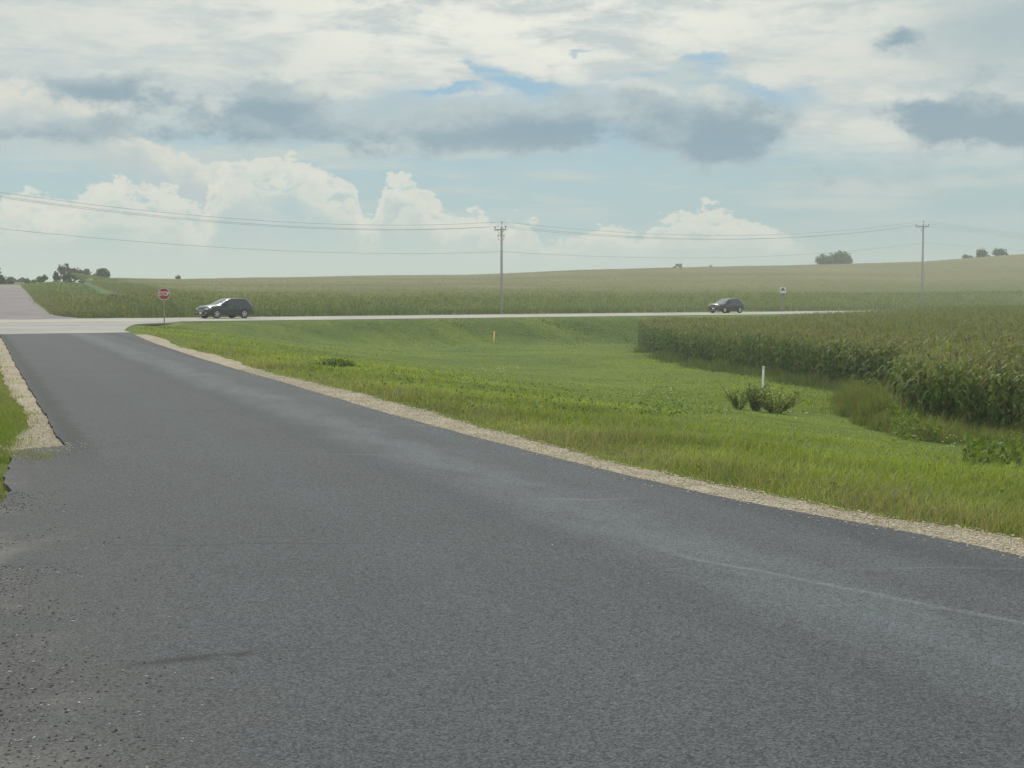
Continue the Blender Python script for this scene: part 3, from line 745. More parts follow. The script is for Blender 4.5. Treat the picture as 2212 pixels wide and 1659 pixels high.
# ------------------------------------------------------------------ blades
def ribbons(p, az, h, w, bend, col, seg=2, tipcol=None, droop=0.0):
    """p (n,3) bases; each ribbon rises h and leans 'bend' along az; returns V, F(tris), C"""
    n = len(p); az = np.asarray(az); rows = []
    cx, cy = np.cos(az), np.sin(az); sx, sy = -cy, cx
    for k in range(seg + 1):
        u = k / seg
        out = bend * u ** 1.7; up = h * (u - droop * u ** 3)
        hw = w * (1 - u ** 1.6) * .5 if k < seg else 0 * w
        c = p + np.stack([cx * out, cy * out, up], -1)
        off = np.stack([sx * hw, sy * hw, 0 * hw], -1)
        if k < seg: rows += [c - off, c + off]
        else: rows += [c]
    m = 2 * seg + 1
    V = np.stack(rows, 1).reshape(-1, 3)
    tri = []
    for k in range(seg):
        a = 2 * k
        if k < seg - 1: tri += [(a, a + 1, a + 3), (a, a + 3, a + 2)]
        else: tri += [(a, a + 1, a + 2)]
    F = (np.array(tri)[None] + (np.arange(n) * m)[:, None, None]).reshape(-1, 3)
    C = np.repeat(col[:, None, :], m, 1)
    if tipcol is not None:
        u = np.array([k // 2 / seg for k in range(2 * seg)] + [1.0])[None, :, None]
        C = C * (1 - u) + tipcol[:, None, :] * u
    return V, F, C.reshape(-1, 3)
def leaves(p, size, col):
    """small leaf faces turned every way"""
    n = len(p); nr = rng.normal(0, 1, (n, 3)); nr /= np.linalg.norm(nr, axis=1)[:, None]
    a = np.cross(nr, rng.normal(0, 1, (n, 3))); a /= np.linalg.norm(a, axis=1)[:, None]; b = np.cross(nr, a); sz = np.asarray(size)[:, None]
    V = np.stack([p - a * sz, p + b * sz * .55, p + a * sz, p - b * sz * .55], 1).reshape(-1, 3)
    F = (np.array([[0, 1, 2], [0, 2, 3]])[None] + (np.arange(n) * 4)[:, None, None]).reshape(-1, 3)
    return V, F, np.repeat(col, 4, 0)
def join(parts):
    V = []; F = []; C = []; k = 0
    for v, f, c in parts: V.append(v); F.append(f + k); C.append(c); k += len(v)
    return np.vstack(V), np.vstack(F), np.vstack(C)

# corn block outline on the ground (x, y)
def g(px, py): X, Yw, _ = ray([px], [py]); return (float(X[0]), float(Yw[0]))
CB = [g(1392, 757), g(1440, 776), g(1500, 788), g(1600, 804), g(1700, 820), g(1795, 838)]
CB += [(CB[-1][0] + 1.6, CB[-1][1] - 6.5), (14.6, 54.0), g(1925, 915), g(1960, 934), g(2050, 946), g(2212, 962)]
CB += [(CB[-1][0] + 3.5, CB[-1][1] - 3), (60, 30), (150, 30), (150, 279.0)]
_q = 18.5 * 1.41421356
CB += [(150, 150 + 155.5 - _q), (13.0, 13.0 + 155.5 - _q), (10.8, 133)]
CB = np.array(CB)
def inpoly(x, y, poly):
    x = np.asarray(x); y = np.asarray(y); r = np.zeros(x.shape, bool); n = len(poly)
    for i in range(n):
        x0, y0 = poly[i]; x1, y1 = poly[(i + 1) % n]
        c = ((y0 > y) != (y1 > y))
        with np.errstate(divide='ignore', invalid='ignore'):
            r ^= c & (x < (x1 - x0) * (y - y0) / (y1 - y0 + 1e-12) + x0)
    return r
def dist_poly(x, y, poly):
    d = np.full(np.shape(x), 1e9); n = len(poly)
    for i in range(n):
        a, b = poly[i], poly[(i + 1) % n]; ab = b - a; L = (ab ** 2).sum() + 1e-9
        t = np.clip(((x - a[0]) * ab[0] + (y - a[1]) * ab[1]) / L, 0, 1)
        d = np.minimum(d, np.hypot(x - a[0] - t * ab[0], y - a[1] - t * ab[1]))
    return d

def grass_colour(x, y):
    """green of the sward: lush yellow-green patches, shade on the highway bank put in as cooler dark green, dry tan by the gravel"""
    n = len(x); s, t = st(x, y); q = Q(x, y)
    a = vnoise(x, y, 9, 1); b = vnoise(x, y, 3.1, 2); c = vnoise(x, y, 26, 3)
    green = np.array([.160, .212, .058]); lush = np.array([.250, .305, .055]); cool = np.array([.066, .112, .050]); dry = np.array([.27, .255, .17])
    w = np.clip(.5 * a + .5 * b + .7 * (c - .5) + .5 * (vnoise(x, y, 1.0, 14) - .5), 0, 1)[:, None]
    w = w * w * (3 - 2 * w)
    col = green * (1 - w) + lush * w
    wc = (sstep(q, 34, 20) * (0.85))[:, None]  # shade of the bank's near slope, put into the blade colour
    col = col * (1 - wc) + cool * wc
    d = s - s_grav(np.clip(t, -30, 72))
    wd = (sstep(d, 1.7, 0.1) * (.2 + .8 * vnoise(x, y, 1.4, 5)))[:, None] * .85
    wd = np.maximum(wd, (sstep(vnoise(x, y, 5, 33) * vnoise(x, y, 1.7, 34), .35, .7) * .3)[:, None])
    ov = (sstep(q, 28, 13) * .45 * sstep(x, -6, -24))[:, None]
    wd = np.maximum(wd, ov)
    wd = np.maximum(wd, (rng.random(n) < .035)[:, None] * .7)
    col = col * (1 - wd) + dry * wd
    j = rng.uniform(.6, 1.4, (n, 1)) * (.66 + .4 * vnoise(x, y, .8, 15) + .34 * vnoise(x, y, 3.5, 16))[:, None]; k = rng.uniform(.9, 1.1, (n, 3))
    return col * j * k

def build_grass():
    parts = []
    def scatter(n, x0, x1, y0, y1, py_pow=1.0):
        px = rng.uniform(x0, x1, n); py = y0 + (y1 - y0) * rng.random(n) ** py_pow
        X, Yw, Z = fast_ray(px, py); ok = ~np.isnan(X); return X[ok], Yw[ok]
    # right-hand sward
    for (n, y0, y1, seg, xr) in ((150000, 692, 800, 2, 2330), (150000, 790, 960, 2, 2400), (160000, 940, 1210, 2, 2800), (90000, 1180, 1540, 2, 2950)):
        X, Yw = scatter(n, 250, xr, y0, y1)
        X = X + rng.normal(0, .05, len(X)); Yw = Yw + rng.normal(0, 1, len(X)) * (.1 + Yw * .01)
        s, t = st(X, Yw); q = Q(X, Yw)
        ok = (q > 8.35) & (s > s_grav(np.clip(t, -30, 72)) - .04 - .16 * vnoise(X, Yw, .45, 91) - .45 * (rng.random(len(s)) < .10) * vnoise(X, Yw, 1.1, 92)) & (s > 4)
        ok &= ~((t > APR[0][0] - 1) & (s < s_apron(t) + .5 + .5 * vnoise(X, Yw, 1.5, 77)))
        ok &= ~inpoly(X, Yw, CB)
        X, Yw = X[ok], Yw[ok]; s = s[ok]; t = t[ok]; m = len(X)
        d = s - s_grav(np.clip(t, -30, 72))
        tall = .37 * (.07 + .28 * vnoise(X, Yw, 3, 8) * vnoise(X, Yw, 9, 9) + .08 * vnoise(X, Yw, .7, 19)) * (.45 + .55 * np.maximum(sstep(d, 9, 3), vnoise(X, Yw, 14, 39) > .72)) + .05 * np.exp(-((d - 1.0) / .8) ** 2) * vnoise(X, Yw, 1.2, 4)
        tall = tall * np.clip(d / .5 + .35, .35, 1)
        h = tall * rng.uniform(.5, 1.7, m) * (.8 + .35 * sstep(vnoise(X, Yw, 1.6, 81) * vnoise(X, Yw, 5, 82), .25, .6)) * (1 + .004 * Yw)
        wd = rng.uniform(.0045, .009, m) * np.clip(Yw / 16, 1, 9)
        lean = h * rng.uniform(.2, 1.5, m)
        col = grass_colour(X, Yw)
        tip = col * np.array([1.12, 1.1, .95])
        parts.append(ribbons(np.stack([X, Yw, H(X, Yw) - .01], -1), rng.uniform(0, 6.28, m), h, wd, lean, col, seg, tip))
        # seed stalks of dry grass near the gravel
        pick = (d < 2.2) & (rng.random(m) < .025 + .05 * (vnoise(X, Yw, 2, 12) > .6))
        Xs, Ys = X[pick], Yw[pick]; k = len(Xs)
        cs = np.array([.30, .25, .14]) * rng.uniform(.7, 1.25, (k, 1))
        parts.append(ribbons(np.stack([Xs, Ys, H(Xs, Ys)], -1), rng.uniform(0, 6.28, k), rng.uniform(.10, .26, k), .004 * np.clip(Ys / 14, 1, 8), rng.uniform(.02, .16, k), cs, 2))
    V, F, C = join(parts)
    tag(mesh_np('grass', V, F, M_leaf, colors=C), kind='stuff', label='long bright green grass filling the hollow between side road and highway', cat='grass')
    # left verge
    parts = []
    X, Yw = scatter(60000, -260, 150, 722, 1110)
    s, t = st(X, Yw)
    D = [st(*p) for p in DRV]
    left = np.where(t > Lc_t - .5, s_gl(t), np.interp(t, np.array([d[1] for d in D][::-1]), np.array([d[0] for d in D][::-1])))
    stray = rng.random(len(X)) < np.where(Yw > 20, .55, .3); left = left + np.where(stray & (t > Lc_t), (s_left(np.maximum(t, Lc_t)) - left) * rng.random(len(X)) * .9, 0)
    dd = left + rag(t, .12, 3.3) - s
    ok = (dd > 0) & (Q(X, Yw) > 26); X, Yw, dd = X[ok], Yw[ok], dd[ok]; m = len(X)
    col = grass_colour(X, Yw); tanm = (sstep(dd, .5, 0) * vnoise(X, Yw, .7, 6))[:, None]; tanm = np.maximum(tanm, sstep(Yw, 19, 24)[:, None] * .6)
    col = np.array([.15, .21, .03]) * rng.uniform(.75, 1.25, (m, 1)) * (1 - tanm) + np.array([.27, .24, .13]) * rng.uniform(.75, 1.2, (m, 1)) * tanm
    h = rng.uniform(.04, .13, m) * np.clip(dd / .4 + .4, .4, 1)
    parts.append(ribbons(np.stack([X, Yw, H(X, Yw) - .005], -1), rng.uniform(0, 6.28, m), h, rng.uniform(.004, .008, m) * np.clip(Yw / 16, 1, 6), h * rng.uniform(.2, .9, m), col, 2, col * 1.15))
    for (a_, b_, n_) in ((84, 985, 120), (98, 990, 90), (70, 992, 70), (45, 978, 160), (30, 985, 120), (110, 972, 40)):      # tufts rooted in the broken edge of the driveway
        x0, y0 = P(a_, b_, .03); xx = x0 + rng.normal(0, .10, n_); yy = y0 + rng.normal(0, .18, n_); tm_ = rng.random((n_, 1))
        cc = (np.array([.20, .24, .06]) * tm_ + np.array([.28, .26, .16]) * (1 - tm_)) * rng.uniform(.75, 1.2, (n_, 1))
        parts.append(ribbons(np.stack([xx, yy, np.full(n_, .025)], -1), rng.uniform(0, 6.28, n_), rng.uniform(.015, .05, n_), np.full(n_, .006), rng.uniform(.01, .06, n_), cc, 2))
    V, F, C = join(parts)
    tag(mesh_np('verge_grass', V, F, M_leaf, colors=C), kind='stuff', label='short green grass verge at the left edge beside the gravel wedge', cat='grass')
    # rough weeds on the far side of the highway and up beside the hill road
    parts = []
    px = np.concatenate([rng.uniform(-40, 2300, 30000), rng.uniform(-40, 900, 70000)]); py = rng.uniform(598, 688, 100000)
    X, Yw, Z = fast_ray(px, py); ok = ~np.isnan(X); X, Yw = X[ok], Yw[ok]
    s, t = st(X, Yw); q = Q(X, Yw); fe = 6.2 + .6 * 20 * np.clip((150 - t) / 25, 0, 9) ** 1.8
    ok = (q < -3.7) & ((s > fe + .3) | (s < -4)) & ((q > -15.5) | (s < 6.2 + 11 + .012 * (t - 130)))
    X, Yw, s, t, q = X[ok], Yw[ok], s[ok], t[ok], q[ok]; m = len(X)
    gcol = np.array([.095, .150, .05]); v = vnoise(X, Yw, 6, 21)[:, None]
    col = (gcol * (1 - v) + np.array([.15, .16, .06]) * v) * rng.uniform(.7, 1.3, (m, 1))
    dr = sstep(s, 10, 6.5)[:, None] * .5; col = col * (1 - dr) + np.array([.26, .22, .17]) * dr
    bank = ((sstep(X, 12, -28) + .55) * sstep(q, -4.5, -9.5) * (.35 + .9 * vnoise(X, Yw, 4, 23)) + sstep(s, 8.5, 13) * sstep(q, -8, -14) * .6) * sstep(q, -75, -30)
    h = rng.uniform(.2, .5, m) * (.5 + vnoise(X, Yw, 5, 22)) + bank * rng.uniform(.25, .95, m)
    parts.append(ribbons(np.stack([X, Yw, H(X, Yw)], -1), rng.uniform(0, 6.28, m), h, rng.uniform(.03, .08, m), h * .6, col, 2))
    m2 = bank * (.5 + vnoise(X, Yw, 3, 27)) > .12; Xb, Yb, hb = X[m2], Yw[m2], (h * 1.15)[m2]; Xb = np.repeat(Xb, 2) + rng.normal(0, .4, 2 * len(Xb)); Yb = np.repeat(Yb, 2) + rng.normal(0, .5, len(Xb)); hb = np.repeat(hb, 2)
    vb = np.clip(vnoise(Xb, Yb, 5, 24) * 1.3 + vnoise(Xb, Yb, 1.6, 25) * .5 - .4, 0, 1)[:, None]
    vb = np.clip(vb + sstep(Q(Xb, Yb), -14, -40)[:, None] * .7, 0, 1)
    hb = hb * (Q(Xb, Yb) < -3.9); cb = (np.array([.085, .140, .055]) * (1 - vb) + np.array([.20, .20, .10]) * vb) * rng.uniform(.6, 1.4, (len(Xb), 1))
    parts.append(leaves(np.stack([Xb, Yb, H(Xb, Yb) + hb * rng.uniform(.15, 1.05, len(Xb))], -1), rng.uniform(.05, .14, len(Xb)), cb))
    V, F, C = join(parts)
    tag(mesh_np('roadside_weeds', V, F, M_leaf, colors=C), kind='stuff', label='rough green weeds on the verge beyond the highway and beside the hill road', cat='weeds')
build_grass()

# ------------------------------------------------------------------ corn
def corn(x, y, z, hgt, leaves, seg, scale_w, low=0.0, tassel=4, hue=0.0, bright=1.0):
    n = len(x); parts = []
    row_az = rng.uniform(0, 6.28, n)
    base = np.stack([x, y, z], -1)
    gcol = np.array([.062, .112, .038]) * bright; ycol = np.array([.150, .155, .058]) * bright
    for k in range(leaves):
        f = low + (1 - low) * (k + .5) / leaves * .86 + .04
        f = f + rng.uniform(-.03, .03, n)
        az = row_az + (k % 2) * math.pi + rng.normal(0, .45, n)
        L = hgt * .36 * (1.15 - .75 * np.abs(f - .55)) * rng.uniform(.75, 1.25, n)
        w = rng.uniform(.05, .085, n) * scale_w
        v = np.clip(.15 + .6 * (f - .35) + rng.normal(0, .18, n) + hue, 0, 1)[:, None]
        col = (gcol * (1 - v) + ycol * v) * rng.uniform(.7, 1.35, (n, 1))
        p = base + np.stack([0 * x, 0 * x, hgt * f], -1)
        dead = (rng.random(n) < .10 * (f < .35) + .02)[:, None]; col = np.where(dead, np.array([.24, .19, .10]), col)
        parts.append(ribbons(p, az, L * rng.uniform(.75, 1.1, n), w, L * rng.uniform(.7, 1.05, n), col, seg, col * np.array([1.3, 1.2, 1.0]), droop=rng.uniform(.55, 1.25, n)))
    # stalk
    hs = hgt * .93; col = np.array([.085, .12, .04]) * rng.uniform(.8, 1.2, (n, 1))
    b2 = base + np.array([0, 0, 0.0])
    parts.append(ribbons(base + np.stack([0 * x, 0 * x, hgt * low * .8], -1), row_az, hs * (1 - low * .8), np.full(n, .03 * scale_w), hs * .02, col, 1))
    # tassel
    for k in range(tassel):
        tc = np.array([.235, .215, .12]) * min(bright, 1.1) * rng.uniform(.7, 1.25, (n, 1))
        parts.append(ribbons(base + np.stack([0 * x, 0 * x, hgt * .90], -1), rng.uniform(0, 6.28, n), hgt * rng.uniform(.10, .17, n), np.full(n, .022 * scale_w), rng.uniform(.02, .16, n) * hgt * .5, tc, 1))
    return join(parts)

def build_near_corn():
    # rows run along the block's left edge; lay out a grid of rows 0.76 m apart
    cx, sx = math.cos(R(52)), math.sin(R(52))
    U, W = np.meshgrid(np.arange(-80, 330, .19), np.arange(-120, 260, .76))
    X = U * cx - W * sx; Y = U * sx + W * cx
    X = X.ravel(); Y = Y.ravel()
    ok = (X > 8) & (Y > 38) & (Y < 262) & (X < .40 * Y + 1.5) & (X < 100)
    X, Y = X[ok], Y[ok]
    X = X + rng.normal(0, .05, len(X)); Y = Y + rng.normal(0, .05, len(X))
    ok = inpoly(X, Y, CB); X, Y = X[ok], Y[ok]
    d = dist_poly(X, Y, CB)
    # ignore edges that face away from the camera side
    thin = rng.random(len(X))
    edge = (d < 2.2) & (Y < 140)
    keep = edge | ((Y < 75) & (thin < .9)) | ((Y < 120) & (thin < .75)) | (thin < .5)
    X, Y, d, edge = X[keep], Y[keep], d[keep], edge[keep]
    hg = (2.04 + .26 * vnoise(X, Y, 7, 31) - .12 * (d < 1)) * np.where(edge, rng.uniform(.88, 1.08, len(X)), rng.uniform(.96, 1.04, len(X)))
    parts = []
    e = edge & (Y < 72)
    print('corn near edge', e.sum(), 'edge', (edge & ~e).sum(), 'inner', (~edge).sum())
    parts.append(corn(X[e], Y[e], H(X[e], Y[e]), hg[e], 14, 4, 1.45, 0.0, 5, 0.0, 1.3))
    e2 = edge & ~e
    parts.append(corn(X[e2], Y[e2], H(X[e2], Y[e2]), hg[e2], 11, 3, 1.2, 0.0, 4, -.12, 1.2))
    i = ~edge & (Y < 75)
    parts.append(corn(X[i], Y[i], H(X[i], Y[i]), hg[i], 5, 3, 1.0, .52, 5, .08, 1.15))
    i = ~edge & (Y >= 75)
    parts.append(corn(X[i], Y[i], H(X[i], Y[i]), hg[i], 4, 2, .72, .6, 4, .14, 1.15))
    V, F, C = join(parts)
    print('near corn tris', len(F))
    tag(mesh_np('corn_field', V, F, M_corn, colors=C), kind='stuff', label='tasselled corn field in the hollow this side of the highway, at the right', cat='corn')
build_near_corn()

def build_far_corn():
    # solid mass of the crop as one canopy with its front edge sloped to catch sky light, plus plants along the edge and tufts over the top
    a = np.linspace(-.42, .46, 150)
    u = np.concatenate([[0, 0.0], np.linspace(0, 1, 90) ** 1.7, [1.03, 1.08, 1.2]])
    xa = a[None, :]; d0 = 176.5 / (1 - xa)
    dc, _ = crest(xa * 200, 0 * xa + 200)
    left = 6.2 + 9
    Yc = d0 + (dc + 8 - d0) * u[:, None]; Xc = xa * Yc
    Hc = H(Xc, Yc)
    s, t = st(Xc, Yc)
    # crop starts right of the hill road's weedy bank
    cs = 15.5 + .01 * (t - 130)
    lift = 1.85 + .12 * vnoise(Xc, Yc, 5, 41) + .2 * (vnoise(Xc, Yc, 25, 42) - .5)
    ramp = sstep(-Q(Xc, Yc), 14.0, 30.0) ** .7
    ramp = ramp * sstep(s, cs + .5, cs + 9)
    Z = Hc - .15 + (lift + .15) * ramp; Z[0, :] = Hc[0, :] - .3
    V = np.stack([Xc, Yc, Z], -1).reshape(-1, 3); nr, nc = Xc.shape
    i = np.arange(nr - 1)[:, None] * nc + np.arange(nc - 1)[None, :]
    F = np.stack([i, i + 1, i + nc + 1, i + nc], -1).reshape(-1, 4)
    okv = (s > cs + .3).ravel(); F = F[okv[F].all(1)]
    parts = []
    def grow(n, dmax, fn, **k):
        px = rng.uniform(-80, 2330, n)
        A = (px - CX) / FOC; D0 = 174.5 / (1 - A)
        D = fn(D0, A, n); x = A * D
        s, t = st(x, D); ok = (s > 15.5 + .01 * (t - 130) - .8) 
        return x[ok], D[ok]
    X, Y = grow(15000, 0, lambda D0, A, n: D0 + .8 + rng.uniform(0, 17, n) / (1 - A))
    hg = (2.05 + .3 * vnoise(X, Y, 9, 51)) * rng.uniform(.88, 1.1, len(X)) * (.34 + .66 * sstep(-Q(X, Y), 13, 27))
    parts.append(corn(X, Y, H(X, Y), hg, 7, 2, 1.1, 0.0, 3, .12, 1.7))
    def deep(D0, A, n):
        dcx, _ = crest(A * 200, np.full(n, 200.)); return D0 + 22 + (dcx + 4 - D0 - 22) * rng.random(n) ** 1.35
    X, Y = grow(70000, 0, deep)
    hg = 1.8 + .12 * vnoise(X, Y, 5, 41) + .2 * (vnoise(X, Y, 25, 42) - .5)
    for k in range(4):     # tassels and top leaves standing just over the mass of the crop
        m = len(X); cc = np.array([.20, .195, .105]) * rng.uniform(.82, 1.18, (m, 1)) * (1 - .25 * (k == 3)) * np.where((np.arange(m) % 4 == 0)[:, None], [.7, .95, .7], [1, 1, 1])
        parts.append(ribbons(np.stack([X + rng.normal(0, .4, m), Y + rng.normal(0, .4, m), H(X, Y) + hg - .1], -1), rng.uniform(0, 6.28, m), rng.uniform(.12, .34, m), np.full(m, .07), rng.uniform(.05, .35, m), cc, 1))
    v, f, c = join(parts)
    nV = len(V); Call = np.vstack([np.tile([.15, .14, .07], (nV, 1)), c])
    mi = np.concatenate([np.zeros(len(F), int), np.ones(len(f), int)])
    tag(mesh_np('hillside_corn_field', np.vstack([V, v]), [F, f + nV], [M_canopy, M_corn], colors=Call, mat_idx=mi), kind='stuff', label='ripening corn field covering the low hill beyond the highway', cat='corn')
build_far_corn()

# ------------------------------------------------------------------ rough growth at the foot of the near corn
def build_rough():
    parts = []
    # brown tall grass clump in the notch of the block and fringe in front of the near corner
    def cloud(px0, px1, py0, py1, n):
        px = rng.uniform(px0, px1, n); py = rng.uniform(py0, py1, n); X, Yw, Z = fast_ray(px, py); ok = ~np.isnan(X); X, Yw = X[ok], Yw[ok]; s_, t_ = st(X, Yw); k_ = s_ > s_grav(np.clip(t_, -30, 72)) + .3; return X[k_], Yw[k_]
    def tallgrass(X, Yw, hmin, hmax, cols, w=.012):
        m = len(X); c = np.array(cols)[rng.integers(0, len(cols), m)] * rng.uniform(.7, 1.3, (m, 1))
        h = rng.uniform(hmin, hmax, m)
        return ribbons(np.stack([X, Yw, H(X, Yw)], -1), rng.uniform(0, 6.28, m), h, np.full(m, w) * np.clip(Yw / 40, 1, 4), h * rng.uniform(.1, .55, m), c, 3, c * np.array([1.5, 1.2, 1.0]))
    cols = [(.14, .19, .06), (.16, .18, .065), (.19, .175, .08), (.12, .18, .055), (.10, .165, .055)]
    def heap(px, py, rx, ry, n, hmin, hmax, c, w=.010):
        X, Yw = g(px, py); A = rng.normal(0, 1, (n, 2)) * (rx, ry); rr = np.hypot(A[:, 0] / rx, A[:, 1] / ry) / 2.2; k_ = rr < 1; A = A[k_]; rr = rr[k_]
        m = len(A); cc = np.array(c)[rng.integers(0, len(c), m)] * rng.uniform(.6, 1.4, (m, 1)); hh = rng.uniform(hmin, hmax, m) * (1 - .75 * rr ** 2) * (.7 + .6 * vnoise(X + A[:, 0], Yw + A[:, 1], .6, 71))
        x_, y_ = X + A[:, 0], Yw + A[:, 1]
        return ribbons(np.stack([x_, y_, H(x_, y_)], -1), rng.uniform(0, 6.28, m), hh, np.full(m, w) * rng.uniform(.6, 1.6, m) * max(1, Yw / 40), hh * rng.uniform(.1, .9, m), cc, 3, cc * np.array([1.35, 1.15, 1.0]))
    for (a_, b_, rx_, ry_, n_, h0, h1) in ((1875, 905, .42, 1.6, 3600, .6, 1.5), (1905, 925, .36, 1.1, 3000, .5, 1.3), (1850, 880, .35, 1.6, 2200, .4, 1.1), (1925, 935, .3, .8, 1600, .3, .8)):
        parts.append(heap(a_, b_, rx_, ry_, n_, h0, h1, cols))
        hx_, hy_ = g(a_, b_); kx = hx_ + rng.normal(0, rx_ * .9, 1500); ky = hy_ + rng.normal(0, ry_ * .9, 1500); hh_ = np.exp(-((kx - hx_) / rx_ / 1.6) ** 2 - ((ky - hy_) / ry_ / 1.6) ** 2) * h1 * (.7 + .5 * vnoise(kx, ky, .5, 73))
        parts.append(leaves(np.stack([kx, ky, H(kx, ky) + hh_ * rng.uniform(.1, 1.0, 1500) ** .7], -1), rng.uniform(.015, .05, 1500), np.array(cols)[rng.integers(0, len(cols), 1500)] * rng.uniform(.6, 1.5, (1500, 1))))
    for k_ in range(26):
        a_ = 1950 + 15 * k_ + random.uniform(-12, 12); parts.append(heap(a_, np.interp(a_, [1930, 2050, 2212, 2400], [940, 952, 968, 984]) + random.uniform(-6, 6), .35, .5, 500, .25, random.uniform(.45, .9), cols))
    for k_ in range(30):
        a_ = 1400 + 15 * k_ + random.uniform(-12, 12); parts.append(heap(a_, np.interp(a_, [1392, 1440, 1500, 1600, 1700, 1795, 1850], [760, 779, 791, 807, 823, 841, 850]) + random.uniform(-3, 3), .5, 1.2, 300, .2, random.uniform(.4, 1.0), [(.08, .13, .05), (.10, .15, .055), (.12, .15, .06)]))
    V, F, C = join(parts)
    tag(mesh_np('tall_grass', V, F, M_leaf, colors=C), kind='stuff', label='tall brownish grass and weeds growing along the foot of the near corn', cat='tall grass')
    # broad-leaved yellow-green weeds
    parts = []
    def broad(px0, px1, py0, py1, n, hmax, cols, size=.09):
        X, Yw = cloud(px0, px1, py0, py1, n); m = len(X); 
        c = np.array(cols)[rng.integers(0, len(cols), m)] * rng.uniform(.7, 1.3, (m, 1))
        p = np.stack([X, Yw, H(X, Yw) + rng.uniform(.03, hmax, m) * (.5 + .8 * vnoise(X, Yw, 1.1, 61))], -1)
        L = rng.uniform(.6, 1.4, m) * size
        return leaves(p, L * .55, c)
    yel = [(.16, .20, .045), (.12, .17, .045), (.09, .14, .04)]
    parts.append(broad(1925, 2030, 915, 958, 1500, .6, yel, .10))
    parts.append(broad(2080, 2330, 965, 1010, 2200, .35, yel, .08))
    parts.append(broad(2180, 2330, 950, 985, 800, .5, yel, .09))
    parts.append(broad(1380, 1900, 780, 900, 3500, .16, [(.17, .23, .04), (.10, .17, .04)], .06))
    parts.append(broad(600, 1900, 740, 900, 5000, .14, [(.20, .25, .06), (.08, .14, .04)], .055))
    parts.append(broad(1100, 2300, 880, 1120, 3000, .12, [(.20, .24, .05), (.09, .15, .04), (.24, .24, .10)], .03))
    V, F, C = join(parts)
    tag(mesh_np('broadleaf_weeds', V, F, M_leaf, colors=C), kind='stuff', label='low yellow-green broadleaf weeds in the grass before the corn', cat='weeds')
    # small flowers: specks of four petals on the stem tips
    parts = []
    def flowers(px0, px1, py0, py1, n, c, sz):
        X, Yw = cloud(px0, px1, py0, py1, n); m = len(X); z = H(X, Yw) + rng.uniform(.12, .3, m)
        sc = np.clip(Yw / 22, 1, 3) * sz
        for k in range(4):
            az = np.full(m, k * 1.571) + rng.uniform(0, 1, 1)
            parts.append(ribbons(np.stack([X, Yw, z], -1), az, sc * .35, sc * .8, sc, np.tile(c, (m, 1)) * rng.uniform(.85, 1.1, (m, 1)), 2))
        parts.append(ribbons(np.stack([X, Yw, H(X, Yw)], -1), rng.uniform(0, 6.28, m), z - H(X, Yw), np.full(m, .004), .01 * np.ones(m), np.tile([.1, .15, .03], (m, 1)), 1))
    flowers(2035, 2115, 968, 1012, 16, (.75, .75, .7), .022); flowers(1700, 1760, 905, 925, 3, (.75, .75, .7), .028)
    flowers(1380, 1480, 830, 900, 24, (.62, .64, .45), .022); flowers(1040, 1120, 800, 822, 14, (.7, .7, .55), .022)
    flowers(820, 1000, 742, 760, 30, (.6, .6, .35), .024); flowers(1400, 2200, 880, 1060, 22, (.7, .66, .2), .014)
    V, F, C = join(parts)
    tag(mesh_np('wildflowers', V, F, M_leaf, colors=C), kind='stuff', label='small white and yellow wildflowers dotted through the green grass', cat='flowers')
build_rough()

# ------------------------------------------------------------------ shrubs round the white post
def leafball(centres, n, leaf, cols, flat=.8, up=.0, spread=1.0):
    """leaf faces spread through a set of ellipsoid lobes (x,y,z,rx,ry,rz)"""
    L = np.array(centres, float); vol = L[:, 3] * L[:, 4] * L[:, 5]; k = rng.choice(len(L), n, p=vol / vol.sum())
    d = rng.normal(0, 1, (n, 3)); d /= np.linalg.norm(d, axis=1)[:, None]; r = rng.random(n) ** (1 / 2.2) * rng.uniform(.7, 1.3, n)
    p = L[k, :3] + d * r[:, None] * L[k, 3:6] * spread
    nrm = d + rng.normal(0, .6, (n, 3)); nrm /= np.linalg.norm(nrm, axis=1)[:, None]
    a = np.cross(nrm, rng.normal(0, 1, (n, 3))); a /= np.linalg.norm(a, axis=1)[:, None]; b = np.cross(nrm, a)
    s = (leaf * rng.uniform(.6, 1.4, n))[:, None]
    V = np.stack([p - a * s, p + b * s * flat, p + a * s, p - b * s * flat], 1).reshape(-1, 3)
    F = (np.array([[0, 1, 2], [0, 2, 3]])[None] + (np.arange(n) * 4)[:, None, None]).reshape(-1, 3)
    c = np.array(cols)[rng.integers(0, len(cols), n)] * rng.uniform(.7, 1.3, (n, 1))
    return V, F, np.repeat(c, 4, 0)
def shrub(name, x, y, lobes, n, leaf, cols, label, cat, stems, group=None, mat=None):
    z = hz(x, y); e = empty(name, (x, y, z)); tag(e, label, cat, group)
    V, F, C = leafball(lobes, n, leaf, cols); mesh_np('foliage', V, F, M_leaf, colors=C, parent=e)
    mb = MB()
    for (tx, ty, tz) in stems:
        mb.tube([(tx * .15, ty * .15, -.05), (tx * .5 + random.uniform(-.03, .03), ty * .5, tz * .5), (tx, ty, tz)], [.016, .011, .006], 5)
    mb.build('stem', M_bark, e)
    return e
px_, py_ = g(1646, 884)
POST = (px_, py_)
dk = [(.12, .18, .065), (.16, .22, .07), (.10, .15, .06)]; yg = [(.17, .23, .07), (.32, .33, .09), (.13, .19, .06), (.22, .24, .08)]
